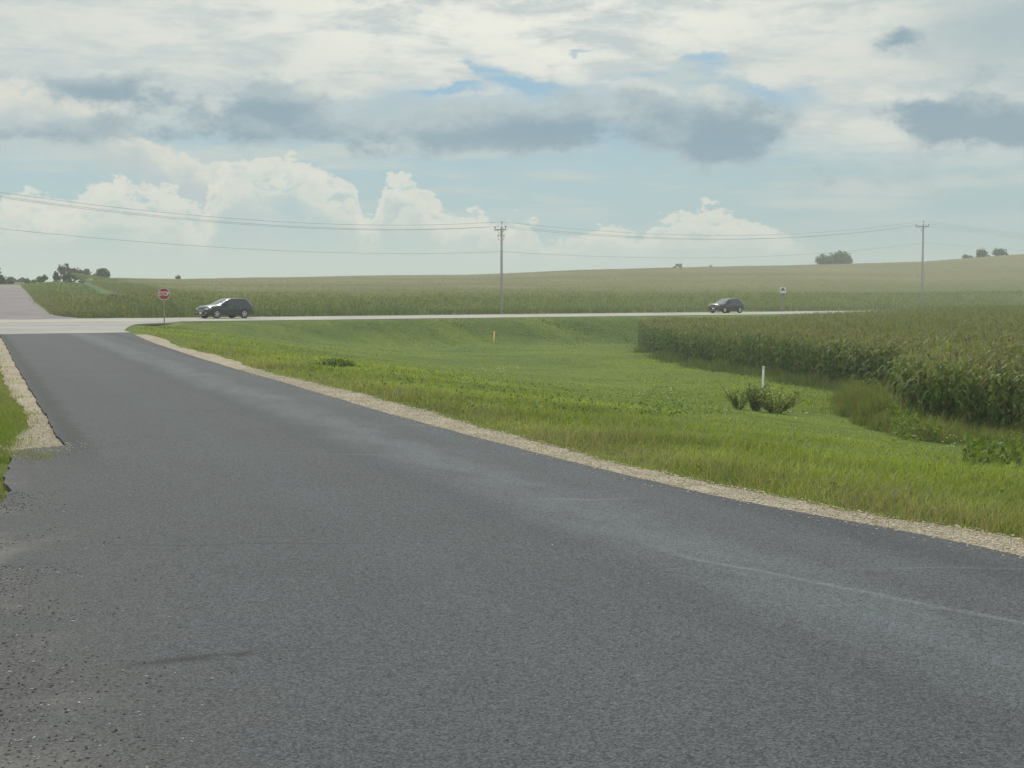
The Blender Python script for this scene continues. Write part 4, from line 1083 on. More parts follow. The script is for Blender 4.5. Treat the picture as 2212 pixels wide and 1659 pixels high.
def stem_shrub(px, py, nstem, hgt, spread, n_leaf, leaf, cols, label, bare_stick=False):
    x, y = g(px, py); e = empty('bush', (x, y, hz(x, y))); tag(e, label, 'bush', 'bushes round the white pipe')
    mb = MB(); P_ = []
    for k in range(nstem):
        a = random.uniform(0, 6.28); r = spread * random.uniform(.25, 1) ; h = hgt * random.uniform(.6, 1.05) * (1 - .25 * r / spread)
        pts = [Vector((math.cos(a) * r * .12, math.sin(a) * r * .12, -.05)), Vector((math.cos(a) * r * .55, math.sin(a) * r * .55, h * .5)), Vector((math.cos(a) * r, math.sin(a) * r, h))]
        mb.tube(pts, [.013, .009, .004], 5)
        for _ in range(n_leaf):
            u = random.uniform(.22, 1.05); p = pts[0].lerp(pts[1], u * 2) if u < .5 else pts[1].lerp(pts[2], u * 2 - 1)
            P_.append((p.x + random.gauss(0, leaf * .9), p.y + random.gauss(0, leaf * .9), p.z + random.gauss(0, leaf * .7)))
    if bare_stick: mb.tube([(0, 0, 0), (-.35, 0, .42), (-.62, 0, .86)], [.016, .012, .007], 5)
    P_ = np.array(P_); m = len(P_)
    c = np.array(cols)[rng.integers(0, len(cols), m)] * rng.uniform(.7, 1.35, (m, 1))
    V, F, C = leaves(P_, rng.uniform(.6, 1.4, m) * leaf, c)
    mesh_np('foliage', V, F, M_leaf, colors=C, parent=e); mb.build('stem', M_bark, e)
stem_shrub(1630, 888, 22, 1.0, .58, 30, .042, dk, 'dark upright leafy bush just left of the white pipe')
stem_shrub(1674, 893, 40, .95, .95, 24, .045, yg, 'wide olive bush with yellow leaves right of the white pipe')
stem_shrub(1596, 884, 18, .72, .58, 24, .045, yg + dk, 'thin straggly bush with a bare leaning stick, leftmost by the white pipe', True)
# dark tufts standing in the lawn
x, y = g(721, 795)
shrub('weed_clump', x, y, [(0, 0, .12, .45, .3, .14), (.35, 0, .10, .3, .2, .10), (-.4, 0, .08, .25, .2, .08)], 420, .035, [(.10, .16, .05), (.13, .19, .06)], 'low dark weed clump near the gravel, left of the green hollow', 'weed', [(.1, 0, .22), (-.1, 0, .2)])

# white pipe and yellow marker
def post(name, loc, h, r, lean, mat, label, cat, cap):
    e = empty(name, loc); tag(e, label, cat)
    mb = MB(); mb.tube([(0, 0, -.3), (lean * h, 0, h)], r, 12); mb.build('post', mat, e, True)
    mb = MB(); mb.lathe([(0.0, .035), (r * .9, .033), (r * 1.18, .015), (r * 1.18, -.06), (r, -.062)], 12, c=(lean * h, 0, h)); mb.build('cap', cap, e, True)
zb = hz(*POST)
topz = EYE + (HORIZ - 793) * POST[1] / FOC
post('marker_pipe', (*POST, zb), topz - zb, .036, .028, M_pvc, 'thin white pipe standing upright among bushes in the grass', 'pipe', M_pvc)
mx_, my_ = g(1066, 742)
post('marker_post', (mx_, my_, hz(mx_, my_)), EYE + (HORIZ - 716) * my_ / FOC - hz(mx_, my_), .062, .07, M_yellow, 'short yellow marker post in the green hollow below the highway', 'marker post', M_yellow)

# ------------------------------------------------------------------ signs
def octagon(r): return [(r * math.cos(R(22.5 + 45 * k)), r * math.sin(R(22.5 + 45 * k))) for k in range(8)]
def plate(mb, poly, y0, y1):
    n = len(poly); V = [(x, y0, z) for x, z in poly] + [(x, y1, z) for x, z in poly]
    mb.add(V, [tuple(range(n)), tuple(range(2 * n - 1, n - 1, -1))] + [(k, n + k, n + (k + 1) % n, (k + 1) % n) for k in range(n)])
def lettering(txt, size, mat, parent, loc, squeeze=1.0, extrude=.002):
    cu = bpy.data.curves.new('lettering', 'FONT'); cu.body = txt; cu.size = size; cu.align_x = 'CENTER'; cu.align_y = 'CENTER'; cu.extrude = extrude; cu.offset = size * .022
    tmp = bpy.data.objects.new('lettering_tmp', cu); COL.objects.link(tmp); dg = bpy.context.evaluated_depsgraph_get(); dg.update()
    me = bpy.data.meshes.new_from_object(tmp.evaluated_get(dg)); bpy.data.objects.remove(tmp)
    me.name = 'lettering'; me.materials.clear(); me.materials.append(mat)
    o = bpy.data.objects.new('lettering', me); COL.objects.link(o); o.parent = parent
    o.location = loc; o.rotation_euler = (R(90), 0, 0); o.scale = (squeeze, 1.0, 1)
    return o
D = 96.5; x = (355.5 - CX) / FOC * D; z = hz(x, D)
zc = EYE + (HORIZ - 635) * D / FOC
e = empty('stop_sign', (x, D, z), R(10)); tag(e, 'red octagonal STOP sign on a slim post at the junction corner', 'stop sign')
mb = MB(); mb.box((0, .03, (zc - z + .36) / 2 - .2), (.07, .035, zc - z + .36 + .4)); mb.build('post', M_galv, e)
mb = MB(); plate(mb, [(a, b + zc - z) for a, b in octagon(.405)], 0.0, .010); bd = mb.build('border', M_white, e)
mb = MB(); plate(mb, [(a, b + zc - z) for a, b in octagon(.368)], -.004, -.0005); fc = mb.build('face', M_redsign, e)
lettering('STOP', .37, M_white, fc, (0, -.0065, zc - z), .72)
# second sign by the highway
D = 200.0; x = (1690 - CX) / FOC * D; z = hz(x, D); zt = EYE + (HORIZ - 620) * D / FOC
e = empty('road_sign', (x, D, z), R(6)); tag(e, 'small square white sign with black arched symbol beyond the highway', 'road sign')
mb = MB(); mb.box((0, .05, (zt - z) / 2 - .2), (.24, .06, zt - z + .3)); mb.build('post', M_galv, e)
def rrect(w, h, r, cx=0, cz=0):
    P_ = []
    for (sx, sz, a0) in ((1, 1, 0), (-1, 1, 90), (-1, -1, 180), (1, -1, 270)):
        for k in range(4): a = R(a0 + 30 * k); P_.append((cx + sx * (w / 2 - r) + r * math.cos(a), cz + sz * (h / 2 - r) + r * math.sin(a)))
    return P_
hgt = zt - z; mb = MB(); plate(mb, rrect(.84, .82, .10, 0, hgt - .41), -.01, .01); pn = mb.build('panel', M_white, e)
mb = MB()
arch = [(-.27, -.10), (-.17, .12), (0, .27), (.17, .12), (.27, -.10), (.10, -.10), (0, .0), (-.10, -.10)]
plate(mb, [(a, b + hgt - .38) for a, b in arch], -.016, -.0125); mb.build('symbol', M_black, pn)
mb = MB(); mb.box((0, -.014, hgt - .62), (.56, .004, .03)); mb.build('stripe', plain('pale_blue', (.45, .5, .52)), pn)
mb = MB(); plate(mb, rrect(.46, .22, .03, 0, hgt - .97), -.01, .008); mb.build('plaque', plain('plaque_grey', (.16, .17, .17)), e)

# ------------------------------------------------------------------ utility poles and wires
def insulator(parent, p, h=.26, r=.07):
    mb = MB(); mb.lathe([(.012, 0), (.012, h * .35), (r, h * .38), (r * .8, h * .55), (r, h * .62), (r * .7, h * .82), (r * .45, h), (0, h)], 10, c=p); return mb.build('insulator', M_porc, parent, True)
PDX, PDY = .787, .617      # direction of the line, pole to pole
def utility_pole(px, D, top_y, label, arm, extra=False, r0=.17):
    x = (px - CX) / FOC * D; z = hz(x, D); Ht = EYE + (HORIZ - top_y) * D / FOC - z
    rz = math.atan2(PDY, PDX) + math.pi / 2       # arm runs across the line
    e = empty('utility_pole', (x, D, z), rz); tag(e, label, 'utility pole', 'utility poles along the highway')
    hp = Ht - .55
    mb = MB(); mb.tube([(0, 0, -.4), (0, 0, hp * .5), (0, 0, hp)], [r0 * 1.15, r0 * .95, r0 * .78], 12); mb.build('pole', M_wood, e, True)
    mb = MB(); mb.box((0, .17, hp - .32), (arm, .11, .14)); mb.build('crossarm', M_wood, e)
    for s_ in (-1, 1):
        mb = MB(); mb.tube([(s_ * arm * .30, .10, hp - .36), (0, r0, hp - 1.05)], .03, 6); mb.build('brace', M_wood, e)
    P3 = [(-arm * .46, .17, hp - .25), (arm * .46, .17, hp - .25)]
    for p in P3: insulator(e, p, .30, .085)
    mb = MB(); mb.tube([(0, 0, hp - .2), (-.05, 0, hp + .28)], .035, 6); mb.build('pin', M_wood, e)
    insulator(e, (-.05, 0, hp + .25), .30, .075)
    if extra:
        mb = MB(); mb.tube([(-.42, 0, hp - 1.05), (-.42, 0, hp - 1.35), (-.3, 0, hp - 1.45), (.45, 0, hp - 1.45), (.62, 0, hp - 1.38), (.62, 0, hp - 1.1)], .04, 6); mb.build('bracket', M_wood, e)
        for sx in (-.42, .62): insulator(e, (sx, 0, hp - 1.12), .24, .085)
    insulator(e, (.0, -r0 * 1.1, hp - 2.85), .15, .05)
    M = Matrix.Translation((x, D, z)) @ Matrix.Rotation(rz, 4, 'Z')
    return dict(l=M @ Vector((P3[0][0], .17, hp + .05)), r=M @ Vector((P3[1][0], .17, hp + .05)), t=M @ Vector((-.05, 0, hp + .55)), n=M @ Vector((0, -r0 * 1.1, hp - 2.75)))
p1 = utility_pole(1083.5, 172.0, 480, 'tall wooden utility pole near the picture centre, with crossarm and lower bracket', 2.1, True, .15)
p2 = utility_pole(1990.5, 235.0, 478, 'more distant wooden utility pole at the right, with plain crossarm', 2.5, False, .17)
def wire(pts, sags, label, r=.014):
    path = []
    for (a, b), sg in zip(zip(pts[:-1], pts[1:]), sags):
        for k in range(0 if not path else 1, 41):
            u = k / 40; p = a.lerp(b, u); p.z -= sg * 4 * u * (1 - u); path.append(p)
    mb = MB(); mb.tube(path, r, 5, caps=False)
    o = mb.build('overhead_wire', M_wire); tag(o, label, 'power line', 'overhead wires between the utility poles')
def fitpoint(px, py, D): d = pix_dir(px, py); k = D / d[1]; return Vector((d[0] * k, D, EYE + d[2] * k))
# the lines come from a pole out of frame to the left and run on to one out of frame to the right
p0 = {k: fitpoint(px, py, 96) for k, px, py in (('t', -650, 304), ('l', -650, 312), ('r', -640, 316), ('n', -650, 412))}
p3 = {k: fitpoint(px, py, 292) for k, px, py in (('t', 2760, 532), ('l', 2790, 541), ('r', 2735, 539), ('n', 2760, 549))}
for key, lab, sg in (('t', 'topmost overhead wire, carried on the pole-top pins', (2.1, 1.85, 1.3)), ('l', 'overhead wire on the left end of the crossarms', (2.1, 1.85, 1.3)), ('r', 'overhead wire on the right end of the crossarms', (2.1, 1.85, 1.3)), ('n', 'lowest overhead wire, running well below the crossarms', (1.5, 1.4, 1.0))):
    wire([p0[key], p1[key], p2[key], p3[key]], sg, lab)

# ------------------------------------------------------------------ cars
def mat_paint(name, c):
    m, t, out = material(name)
    o = t.node('ShaderNodeTexCoord').outputs['Object']; n = t.noise(o, 2.5, 3, .5)
    col = t.mix(n, (*[v * .85 for v in c], 1), (*[v * 1.15 for v in c], 1))
    bsdf(t, out, col, .32, .3, .5, .8); return m
M_glass = plain('car_glass', (.025, .032, .034), .06, 0, .8, 0, var=.02)
M_wind = plain('windscreen_glass', (.06, .085, .085), .04, 0, 1.0, 0.6, var=.02)
M_tyre = plain('tyre', (.018, .018, .019), .85)
M_rim = plain('alloy', (.62, .63, .62), .28, .6)
M_dark = plain('dark_trim', (.02, .021, .022), .6)
M_chrome = plain('chrome', (.75, .76, .76), .15, .9)
M_lamp = plain('headlamp', (.62, .65, .66), .1, .2, .8, 1.0)
M_tail = plain('tail_lamp', (.30, .02, .02), .2)
def car(name, loc, rz, paint, label, spec):
    e = empty(name, loc, rz); tag(e, label, 'car')
    L, W, Ht = spec['L'], spec['W'] / 2, spec['H']
    S = spec['stations']     # (x, half width, bottom z, mid z, belt z, roof half width, roof z)
    ring = lambda w, zb, zm, zl, wr, zr: [(0, zb), (w * .86, zb), (w * .97, zb + .10), (w, zm), (w * .985, zl - .12), (w * .945, zl), (wr, zr - .055), (wr - .10, zr), (0, zr + .02)]
    V = []; n = 9
    for (x, w, zb, zm, zl, wr, zr) in S:
        r = ring(w, zb, zm, zl, wr, zr)
        V += [(x, a, b) for a, b in r] + [(x, -a, b) for a, b in r[-2:0:-1]]
    m = 2 * n - 2; F = []
    for i in range(len(S) - 1):
        for k in range(m): F.append((i * m + k, (i + 1) * m + k, (i + 1) * m + (k + 1) % m, i * m + (k + 1) % m))
    F.append(tuple(range(m))); F.append(tuple((len(S) - 1) * m + k for k in range(m))[::-1])
    mb = MB(); mb.add(V, F); body = mb.build('body', paint, e, True)
    es = body.modifiers.new('edge', 'EDGE_SPLIT'); es.split_angle = R(38)
    def S_at(x):
        xs = [s[0] for s in S]; o = np.argsort(xs); return [float(np.interp(x, np.array(xs)[o], np.array([s[j] for s in S])[o])) for j in range(7)]
    def side(x, u):       # point on the glasshouse side, u from belt 0 to roof 1
        _, w, zb, zm, zl, wr, zr = S_at(x); a = (w * .945, zl); b = (wr, zr - .055)
        return (x, a[0] + (b[0] - a[0]) * u + .006, a[1] + (b[1] - a[1]) * u)
    for sgn in (1, -1):
        for (xa0, xa1, xb0, xb1) in spec['windows']:   # lower front..rear, upper front..rear
            V = []
            N = 6
            for j in range(4):
                u = .04 + .88 * j / 3
                for k in range(N + 1):
                    xf = xa0 + (xb0 - xa0) * j / 3; xr = xa1 + (xb1 - xa1) * j / 3
                    p = side(xf + (xr - xf) * k / N, u); V.append((p[0], sgn * p[1], p[2]))
            Fq = [(j * (N + 1) + k, j * (N + 1) + k + 1, (j + 1) * (N + 1) + k + 1, (j + 1) * (N + 1) + k) for j in range(3) for k in range(N)]
            mb = MB(); mb.add(V, Fq); mb.build('side_window', M_glass, e)
    def across(x0, x1, inset, name_, mat_, lift_=.008):
        V = []; N = 6
        for k in range(N + 1):
            x = x0 + (x1 - x0) * k / N; _, w, zb, zm, zl, wr, zr = S_at(x)
            for j in (-1, -.6, 0, .6, 1):
                hw = (wr - .11) * inset; zz = zr + .02 * (1 - abs(j) * (wr - .10) / max(wr - .10, .01)) 
                V.append((x, j * hw, zz + lift_ + .004))
        mb = MB(); mb.add(V, [(k * 5 + j, k * 5 + j + 1, (k + 1) * 5 + j + 1, (k + 1) * 5 + j) for k in range(N) for j in range(4)]); return mb.build(name_, mat_, e, True)
    across(*spec['windscreen'], 1.0, 'windscreen', M_wind); across(*spec['rearglass'], .95, 'rear_window', M_glass)
    # wheels
    r = spec['wheel']
    for wx in spec['axles']:
        for sgn in (1, -1):
            w = empty('wheel', (0, 0, 0)); w.parent = e; w.location = (wx, sgn * (W - .10), r)
            mb = MB(); mb.lathe([(r * .62, -.11), (r * .92, -.115), (r, -.08), (r, .08), (r * .92, .115), (r * .62, .11), (r * .60, .03), (0, .03)][::1], 28, 'y', (0, 0, 0)) if sgn > 0 else mb.lathe([(r * .62, .11), (r * .92, .115), (r, .08), (r, -.08), (r * .92, -.115), (r * .62, -.11), (r * .60, -.03), (0, -.03)], 28, 'y', (0, 0, 0))
            mb.build('tyre', M_tyre, w, True)
            mb = MB()
            for k in range(5):
                a = 2 * math.pi * k / 5 + .3; c_, s_ = math.cos(a), math.sin(a); pw = spec['spoke']
                pts = [(.03, -.035), (r * .62, -pw), (r * .62, pw), (.03, .035)]
                V = [(px * c_ - py * s_, sgn * yy, px * s_ + py * c_) for yy in (.075, .115) for px, py in pts]
                mb.add(V, [(0, 1, 2, 3), (7, 6, 5, 4), (0, 4, 5, 1), (1, 5, 6, 2), (2, 6, 7, 3), (3, 7, 4, 0)])
            mb.lathe([(r * .66, sgn * .06), (r * .68, sgn * .118), (r * .62, sgn * .118), (r * .60, sgn * .06)], 28, 'y'); mb.lathe([(.07, sgn * .07), (.07, sgn * .122), (0, sgn * .124)], 14, 'y')
            mb.build('rim', M_rim, w)
            mb = MB(); N = 18; V = []
            for k in range(N + 1):
                a = math.pi * k / N; V += [((r + .035) * math.cos(a), 0, (r + .035) * math.sin(a)), ((r + .095) * math.cos(a), 0, (r + .085) * math.sin(a))]
            o2 = len(V); V = [(v[0] + wx, sgn * (W + .006), v[2] + r) for v in V] + [(v[0] + wx, sgn * (W - .05), v[2] + r) for v in V]
            Fa = []
            for k in range(N): a = 2 * k; Fa += [(a, a + 1, a + 3, a + 2), (a, a + 2, o2 + a + 2, o2 + a), (a + 1, a + 3, o2 + a + 3, o2 + a + 1)]
            mb.add(V, Fa); mb.build('wheel_arch', M_dark, e)
            # dark wheel well
            mb = MB(); mb.lathe([(0, 0), (r + .04, 0), (r + .04, .02)], 24, 'y', (wx, sgn * (W + .001), r + .01)); mb.build('wheel_well', M_dark, e)
    for f in spec['extras']: f(e, W, S_at)
    return e
def bx(e, name, mat, c, d, rotz=0, M=None):
    mb = MB(); mb.box(c, d, Matrix.Rotation(rotz, 3, 'Z') if M is None else M); return mb.build(name, mat, e)
def extras(front, lampx, lampz, lampsize, rear, grille, bright, L, railz, mirror_x, beltz, sill, handles, seams):
    def f(e, W, S_at):
        bx(e, 'grille', M_dark, (front + .012, 0, grille[0]), (.05, grille[1], grille[2]))
        for k in range(3): bx(e, 'grille_bar', M_chrome if bright else M_galv, (front + .045, 0, grille[0] - grille[2] * .3 + k * grille[2] * .3), (.02, grille[1] * .92, .035))
        bx(e, 'number_plate', M_white, (front + .075, 0, grille[0] - grille[2] * .5 - .10), (.015, .32, .16))
        bx(e, 'bumper_trim', M_dark, (front - .02, 0, .36), (.16, W * 1.72, .14)); bx(e, 'skid_plate', M_galv, (front + .07, 0, .27), (.03, W * 1.2, .05))
        for s_ in (1, -1):
            V = []; x0, x1 = front - .02, front - lampsize[0]
            yo = [W * .56, W * .84, W * .955]; xs = [front + .035, front - .06, x1]
            zz = [(lampz - .06, lampz + .05), (lampz - .07, lampz + .09), (lampz + .02, lampz + .13)]
            for (xx, yy, (za, zb_)) in zip(xs, yo, zz): V += [(xx + .012, s_ * (yy + .012), za), (xx + .012 - .03, s_ * (yy + .012), zb_)]
            V2 = [(v[0] - .08, v[1] - s_ * .05, v[2]) for v in V]
            mb = MB(); mb.add(V + V2, [(0, 1, 3, 2), (2, 3, 5, 4), (6, 8, 9, 7), (8, 10, 11, 9), (0, 2, 8, 6), (2, 4, 10, 8), (1, 7, 9, 3), (3, 9, 11, 5), (0, 6, 7, 1), (4, 5, 11, 10)])
            mb.build('headlight', M_lamp, e)
            bx(e, 'fog_light', M_lamp if bright else M_galv, (front - .04, s_ * W * .72, .45), (.12, .16, .09))
            mr = bx(e, 'side_mirror', M_dark, (mirror_x, s_ * (W + .11), beltz + .09), (.11, .2, .15)); 
            mb = MB(); mb.tube([(mirror_x, s_ * (W * .93), beltz + .02), (mirror_x, s_ * (W + .08), beltz + .06)], .03, 6); mb.build('mirror_arm', M_dark, mr)
            w_ = S_at(rear + .05)
            bx(e, 'tail_light', M_tail, (rear + .06, s_ * (w_[1] * .80), w_[4] - .10), (.16, .22, .22))
            bx(e, 'side_sill', M_dark, ((front + rear) / 2, s_ * (W - .015), sill), (L * .50, .05, .12))
            for hx in handles: bx(e, 'door_handle', M_galv, (hx, s_ * (W * .985 + .012), beltz - .14), (.18, .025, .03))
            for sx in seams: bx(e, 'door_seam', M_dark, (sx, s_ * (W + .002), (beltz + sill) / 2 + .02), (.012, .006, beltz - sill - .16))
            pts = []
            for k in range(9):
                xx = railz[0] + (railz[1] - railz[0]) * k / 8; w2 = S_at(xx); pts.append((xx, s_ * (w2[5] - .07), w2[6] + (.065 if 0 < k < 8 else .0)))
            mb = MB(); mb.tube(pts, .018, 6); mb.build('roof_rail', M_galv, e)
        bx(e, 'rear_bumper', M_dark, (rear + .03, 0, .42), (.12, W * 1.8, .2))
    return f
# dark blue-grey three-row SUV, front to the left
S1 = [(2.37, .62, .34, .50, .66, .50, .74), (2.33, .76, .27, .52, .80, .62, .90), (2.20, .86, .25, .55, .90, .72, .99), (1.90, .925, .24, .6, .99, .78, 1.05), (1.35, .945, .24, .62, 1.05, .80, 1.11), (1.02, .945, .24, .62, 1.08, .78, 1.17),
      (.80, .945, .24, .62, 1.09, .76, 1.27), (.30, .945, .24, .62, 1.09, .70, 1.51), (.05, .945, .24, .62, 1.09, .68, 1.61), (-.3, .945, .24, .62, 1.10, .675, 1.675), (-.9, .945, .24, .62, 1.11, .67, 1.69), (-1.6, .94, .24, .62, 1.12, .65, 1.67),
      (-1.98, .93, .26, .62, 1.13, .62, 1.62), (-2.14, .92, .30, .64, 1.12, .62, 1.46), (-2.30, .89, .34, .66, 1.08, .68, 1.22), (-2.36, .84, .38, .66, 1.00, .70, 1.10), (-2.38, .78, .42, .66, .90, .66, .98)]
carA = dict(L=4.76, W=1.89, H=1.70, stations=S1, wheel=.37, spoke=.04, axles=(1.42, -1.36), windscreen=(.88, .02), rearglass=(-2.04, -2.29),
            windows=[(.62, -.22, -.02, -.24), (-.30, -1.12, -.30, -1.06), (-1.20, -1.95, -1.14, -1.74)],
            extras=[extras(2.35, 0, .80, (.42, 0), -2.36, (.68, .95, .26), True, 4.76, (-.2, -1.85), .55, 1.09, .33, (-.05, -1.0), (.72, -.27, -1.16))])
# smaller dark green-grey crossover, more of the front showing
S2 = [(2.40, .64, .33, .50, .68, .52, .80), (2.36, .78, .26, .54, .84, .66, .96), (2.22, .87, .24, .58, .94, .76, 1.03), (1.9, .91, .23, .6, 1.02, .80, 1.09), (1.45, .92, .23, .62, 1.07, .80, 1.13), (1.15, .92, .23, .62, 1.09, .77, 1.19),
      (.9, .92, .23, .62, 1.10, .74, 1.31), (.45, .92, .23, .62, 1.10, .70, 1.52), (.22, .92, .23, .62, 1.10, .68, 1.61), (-.15, .92, .23, .62, 1.11, .67, 1.67), (-.9, .92, .23, .62, 1.12, .66, 1.69), (-1.6, .915, .23, .62, 1.13, .64, 1.67),
      (-2.05, .90, .26, .62, 1.13, .60, 1.60), (-2.22, .89, .3, .64, 1.11, .62, 1.42), (-2.38, .86, .34, .66, 1.06, .66, 1.18), (-2.44, .80, .40, .66, .96, .64, 1.05)]
carB = dict(L=4.88, W=1.84, H=1.69, stations=S2, wheel=.36, spoke=.085, axles=(1.45, -1.44), windscreen=(1.0, .20), rearglass=(-2.1, -2.37),
            windows=[(.75, -.15, .12, -.18), (-.23, -1.1, -.24, -1.06), (-1.18, -2.0, -1.14, -1.8)],
            extras=[extras(2.38, 0, .86, (.46, 0), -2.42, (.74, 1.0, .24), True, 4.88, (0, -1.9), .68, 1.10, .32, (0.0, -.95), (.8, -.2, -1.14))])
def car_at(px, D):
    x = (px - CX) / FOC * D; return x, D
for nm, px, D, spec, pc, lab in (('parked_suv', 486, 131.0, carA, (.006, .022, .029), 'dark blue-grey SUV on the highway at the left, near the stop sign'),
                                 ('distant_suv', 1568, 179.5, carB, (.007, .017, .018), 'dark green-grey crossover with bright headlights on the highway at the right')):
    x, y = car_at(px, D)
    car('suv', (x, y, float(road_z(x, y)) + .012), R(-135), mat_paint('paint_' + nm, pc), lab, spec)['group'] = 'dark cars driving along the highway'

# ------------------------------------------------------------------ trees and things on the skyline
def tree(name, px0, px1, ytop, ybase, D, lobes, n, leaf, cols, label, group, trunk=True, cat='tree'):
    """crown spans the given part of the skyline at distance D; lobes in unit box (-.5...5, 0..1)"""
    k = D / FOC; w = (px1 - px0) * k; cx = ((px0 + px1) / 2 - CX) * k
    zt = EYE + (HORIZ - ytop) * k; zb0 = EYE + (HORIZ - ybase) * k
    g0 = hz(cx, D); zb = min(zb0, zt - .5); hgt = zt - g0
    e = empty(name, (cx, D, g0)); tag(e, label, cat, group)
    base = max(zb - g0 - (zt - zb) * .15, .1)
    Lb = [(lx * w, random.uniform(-.2, .2) * w, base + lz * (hgt - base), rx * w, ry * w * 0.9 if ry else rx * w, rz_ * (hgt - base)) for lx, lz, rx, ry, rz_ in lobes]
    if cat != 'thicket': Lb.append((0, 0, base * .5, .40 * w, .35 * w, base * .62)); n = int(n * 1.35)
    V, F, C = leafball(Lb, n, leaf, [tuple(v * 1.5 for v in c_) for c_ in cols], spread=.86); mesh_np('crown', V, F, M_leaf, colors=C, parent=e)
    if trunk:
        mb = MB(); mb.tube([(0, 0, -.5), (.1, 0, hgt * .3), (0, .1, hgt * .62)], [hgt * .045, hgt * .035, hgt * .015], 7)
        for lx, lz, rx, ry, rz_ in lobes[:5]:
            mb.tube([(.05, 0, hgt * .22), (lx * w * .5, 0, base + lz * (hgt - base) * .5), (lx * w, 0, base + lz * (hgt - base))], [hgt * .02, hgt * .014, hgt * .006], 5)
        mb.build('trunk', M_bark, e)
    return e
tc = [(.05, .085, .04), (.06, .10, .045), (.04, .07, .035)]
GR = 'trees along the skyline'
tree('tree', 1756, 1800, 547, 570, 640, [(-.3, .42, .2, 0, .35), (-.05, .55, .26, 0, .38), (.2, .45, .25, 0, .4), (0, .25, .42, 0, .28), (-.12, .84, .1, 0, .13), (.36, .3, .15, 0, .28)], 2400, .34, tc, 'lower ragged tree, left half of the pair on the hill near the right pole', GR)
tree('tree', 1786, 1843, 541, 570, 646, [(-.05, .62, .30, 0, .36), (.2, .52, .26, 0, .38), (-.28, .45, .2, 0, .38), (.38, .3, .13, 0, .28), (0, .28, .42, 0, .3), (-.35, .75, .08, 0, .14)], 3600, .36, tc, 'rounded domed tree, right half of the pair on the hill near the right pole', GR)
tree('shrub', 2074, 2102, 548, 560, 575, [(-.2, .5, .28, 0, .4), (.25, .4, .25, 0, .4), (0, .2, .4, 0, .3)], 700, .28, tc, 'lowest scrubby shrub, leftmost of three on the right-hand skyline', 'shrubs on the right-hand skyline', True, 'shrub')
tree('shrub', 2102, 2136, 536, 558, 578, [(-.12, .58, .26, 0, .38), (.05, .5, .3, 0, .42), (.32, .2, .2, 0, .25), (-.2, .3, .22, 0, .3)], 1100, .28, tc, 'upright bushy shrub, middle of three on the right-hand skyline', 'shrubs on the right-hand skyline', True, 'shrub')
tree('shrub', 2138, 2175, 534, 556, 580, [(-.15, .5, .3, 0, .42), (.15, .55, .3, 0, .38), (.35, .3, .16, 0, .3)], 1100, .28, tc, 'wide bushy shrub, rightmost of three on the right-hand skyline', 'shrubs on the right-hand skyline', True, 'shrub')
tree('tree', -26, 15, 579, 615, 300, [(-.15, .5, .4, 0, .5), (.2, .35, .3, 0, .4), (-.05, .8, .22, 0, .22), (.1, .95, .12, 0, .1)], 2600, .2, [(.035, .055, .03), (.045, .07, .035)], 'dark tree at the left frame edge above the hill road', GR)
tree('tree', 10, 44, 596, 615, 330, [(0, .5, .4, 0, .45), (-.3, .3, .25, 0, .35), (.3, .3, .25, 0, .32)], 1500, .2, [(.04, .06, .035), (.05, .075, .04)], 'low dark round tree just right of the hill road crest', GR)
tree('shrub', 54, 82, 599, 613, 300, [(-.2, .5, .3, 0, .4), (.25, .4, .3, 0, .4), (0, .25, .45, 0, .3)], 900, .16, tc, 'low shrub right of the white farmhouse, beside the road crest', 'shrubs along the left-hand field edge', True, 'shrub')
tree('shrub', 80, 106, 592, 610, 285, [(-.1, .4, .4, 0, .4), (.25, .6, .25, 0, .35)], 900, .16, tc, 'round shrub above the weedy bank left of the pointed bush', 'shrubs along the left-hand field edge', True, 'shrub')
tree('shrub', 114, 134, 586, 604, 285, [(0, .55, .3, 0, .42), (-.2, .35, .3, 0, .35), (.25, .3, .25, 0, .3)], 800, .16, tc, 'pointed bush on the field edge left of the bare tree', 'shrubs along the left-hand field edge', True, 'shrub')
tree('shrub', 134, 168, 583, 604, 290, [(-.3, .3, .22, 0, .3), (0, .45, .2, 0, .42), (.12, .75, .1, 0, .25), (.35, .35, .18, 0, .3)], 800, .16, tc, 'ragged bush directly in front of the bare tree', 'shrubs along the left-hand field edge', True, 'shrub')
tree('tree', 160, 200, 580, 603, 345, [(-.3, .35, .22, 0, .35), (0, .45, .3, 0, .45), (.28, .5, .22, 0, .45), (.18, .85, .06, 0, .15), (.34, .85, .05, 0, .15)], 2200, .2, [(.04, .06, .04), (.05, .07, .045)], 'flat-topped dark tree just right of the bare tree', GR)
tree('tree', 201, 242, 578, 603, 350, [(.05, .5, .36, 0, .45), (.25, .45, .26, 0, .45), (-.32, .3, .2, 0, .32), (.12, .8, .2, 0, .18), (-.12, .75, .18, 0, .18)], 2600, .2, tc, 'domed tree alone on the left skyline, right of the flat-topped one', GR)
tree('shrub', 380, 394, 593, 603, 372, [(.1, .5, .35, 0, .45), (-.2, .35, .3, 0, .35), (0, .15, .4, 0, .3)], 400, .16, tc, 'tiny lone shrub on the skyline above the stop sign', 'shrubs along the left-hand field edge', True, 'shrub')
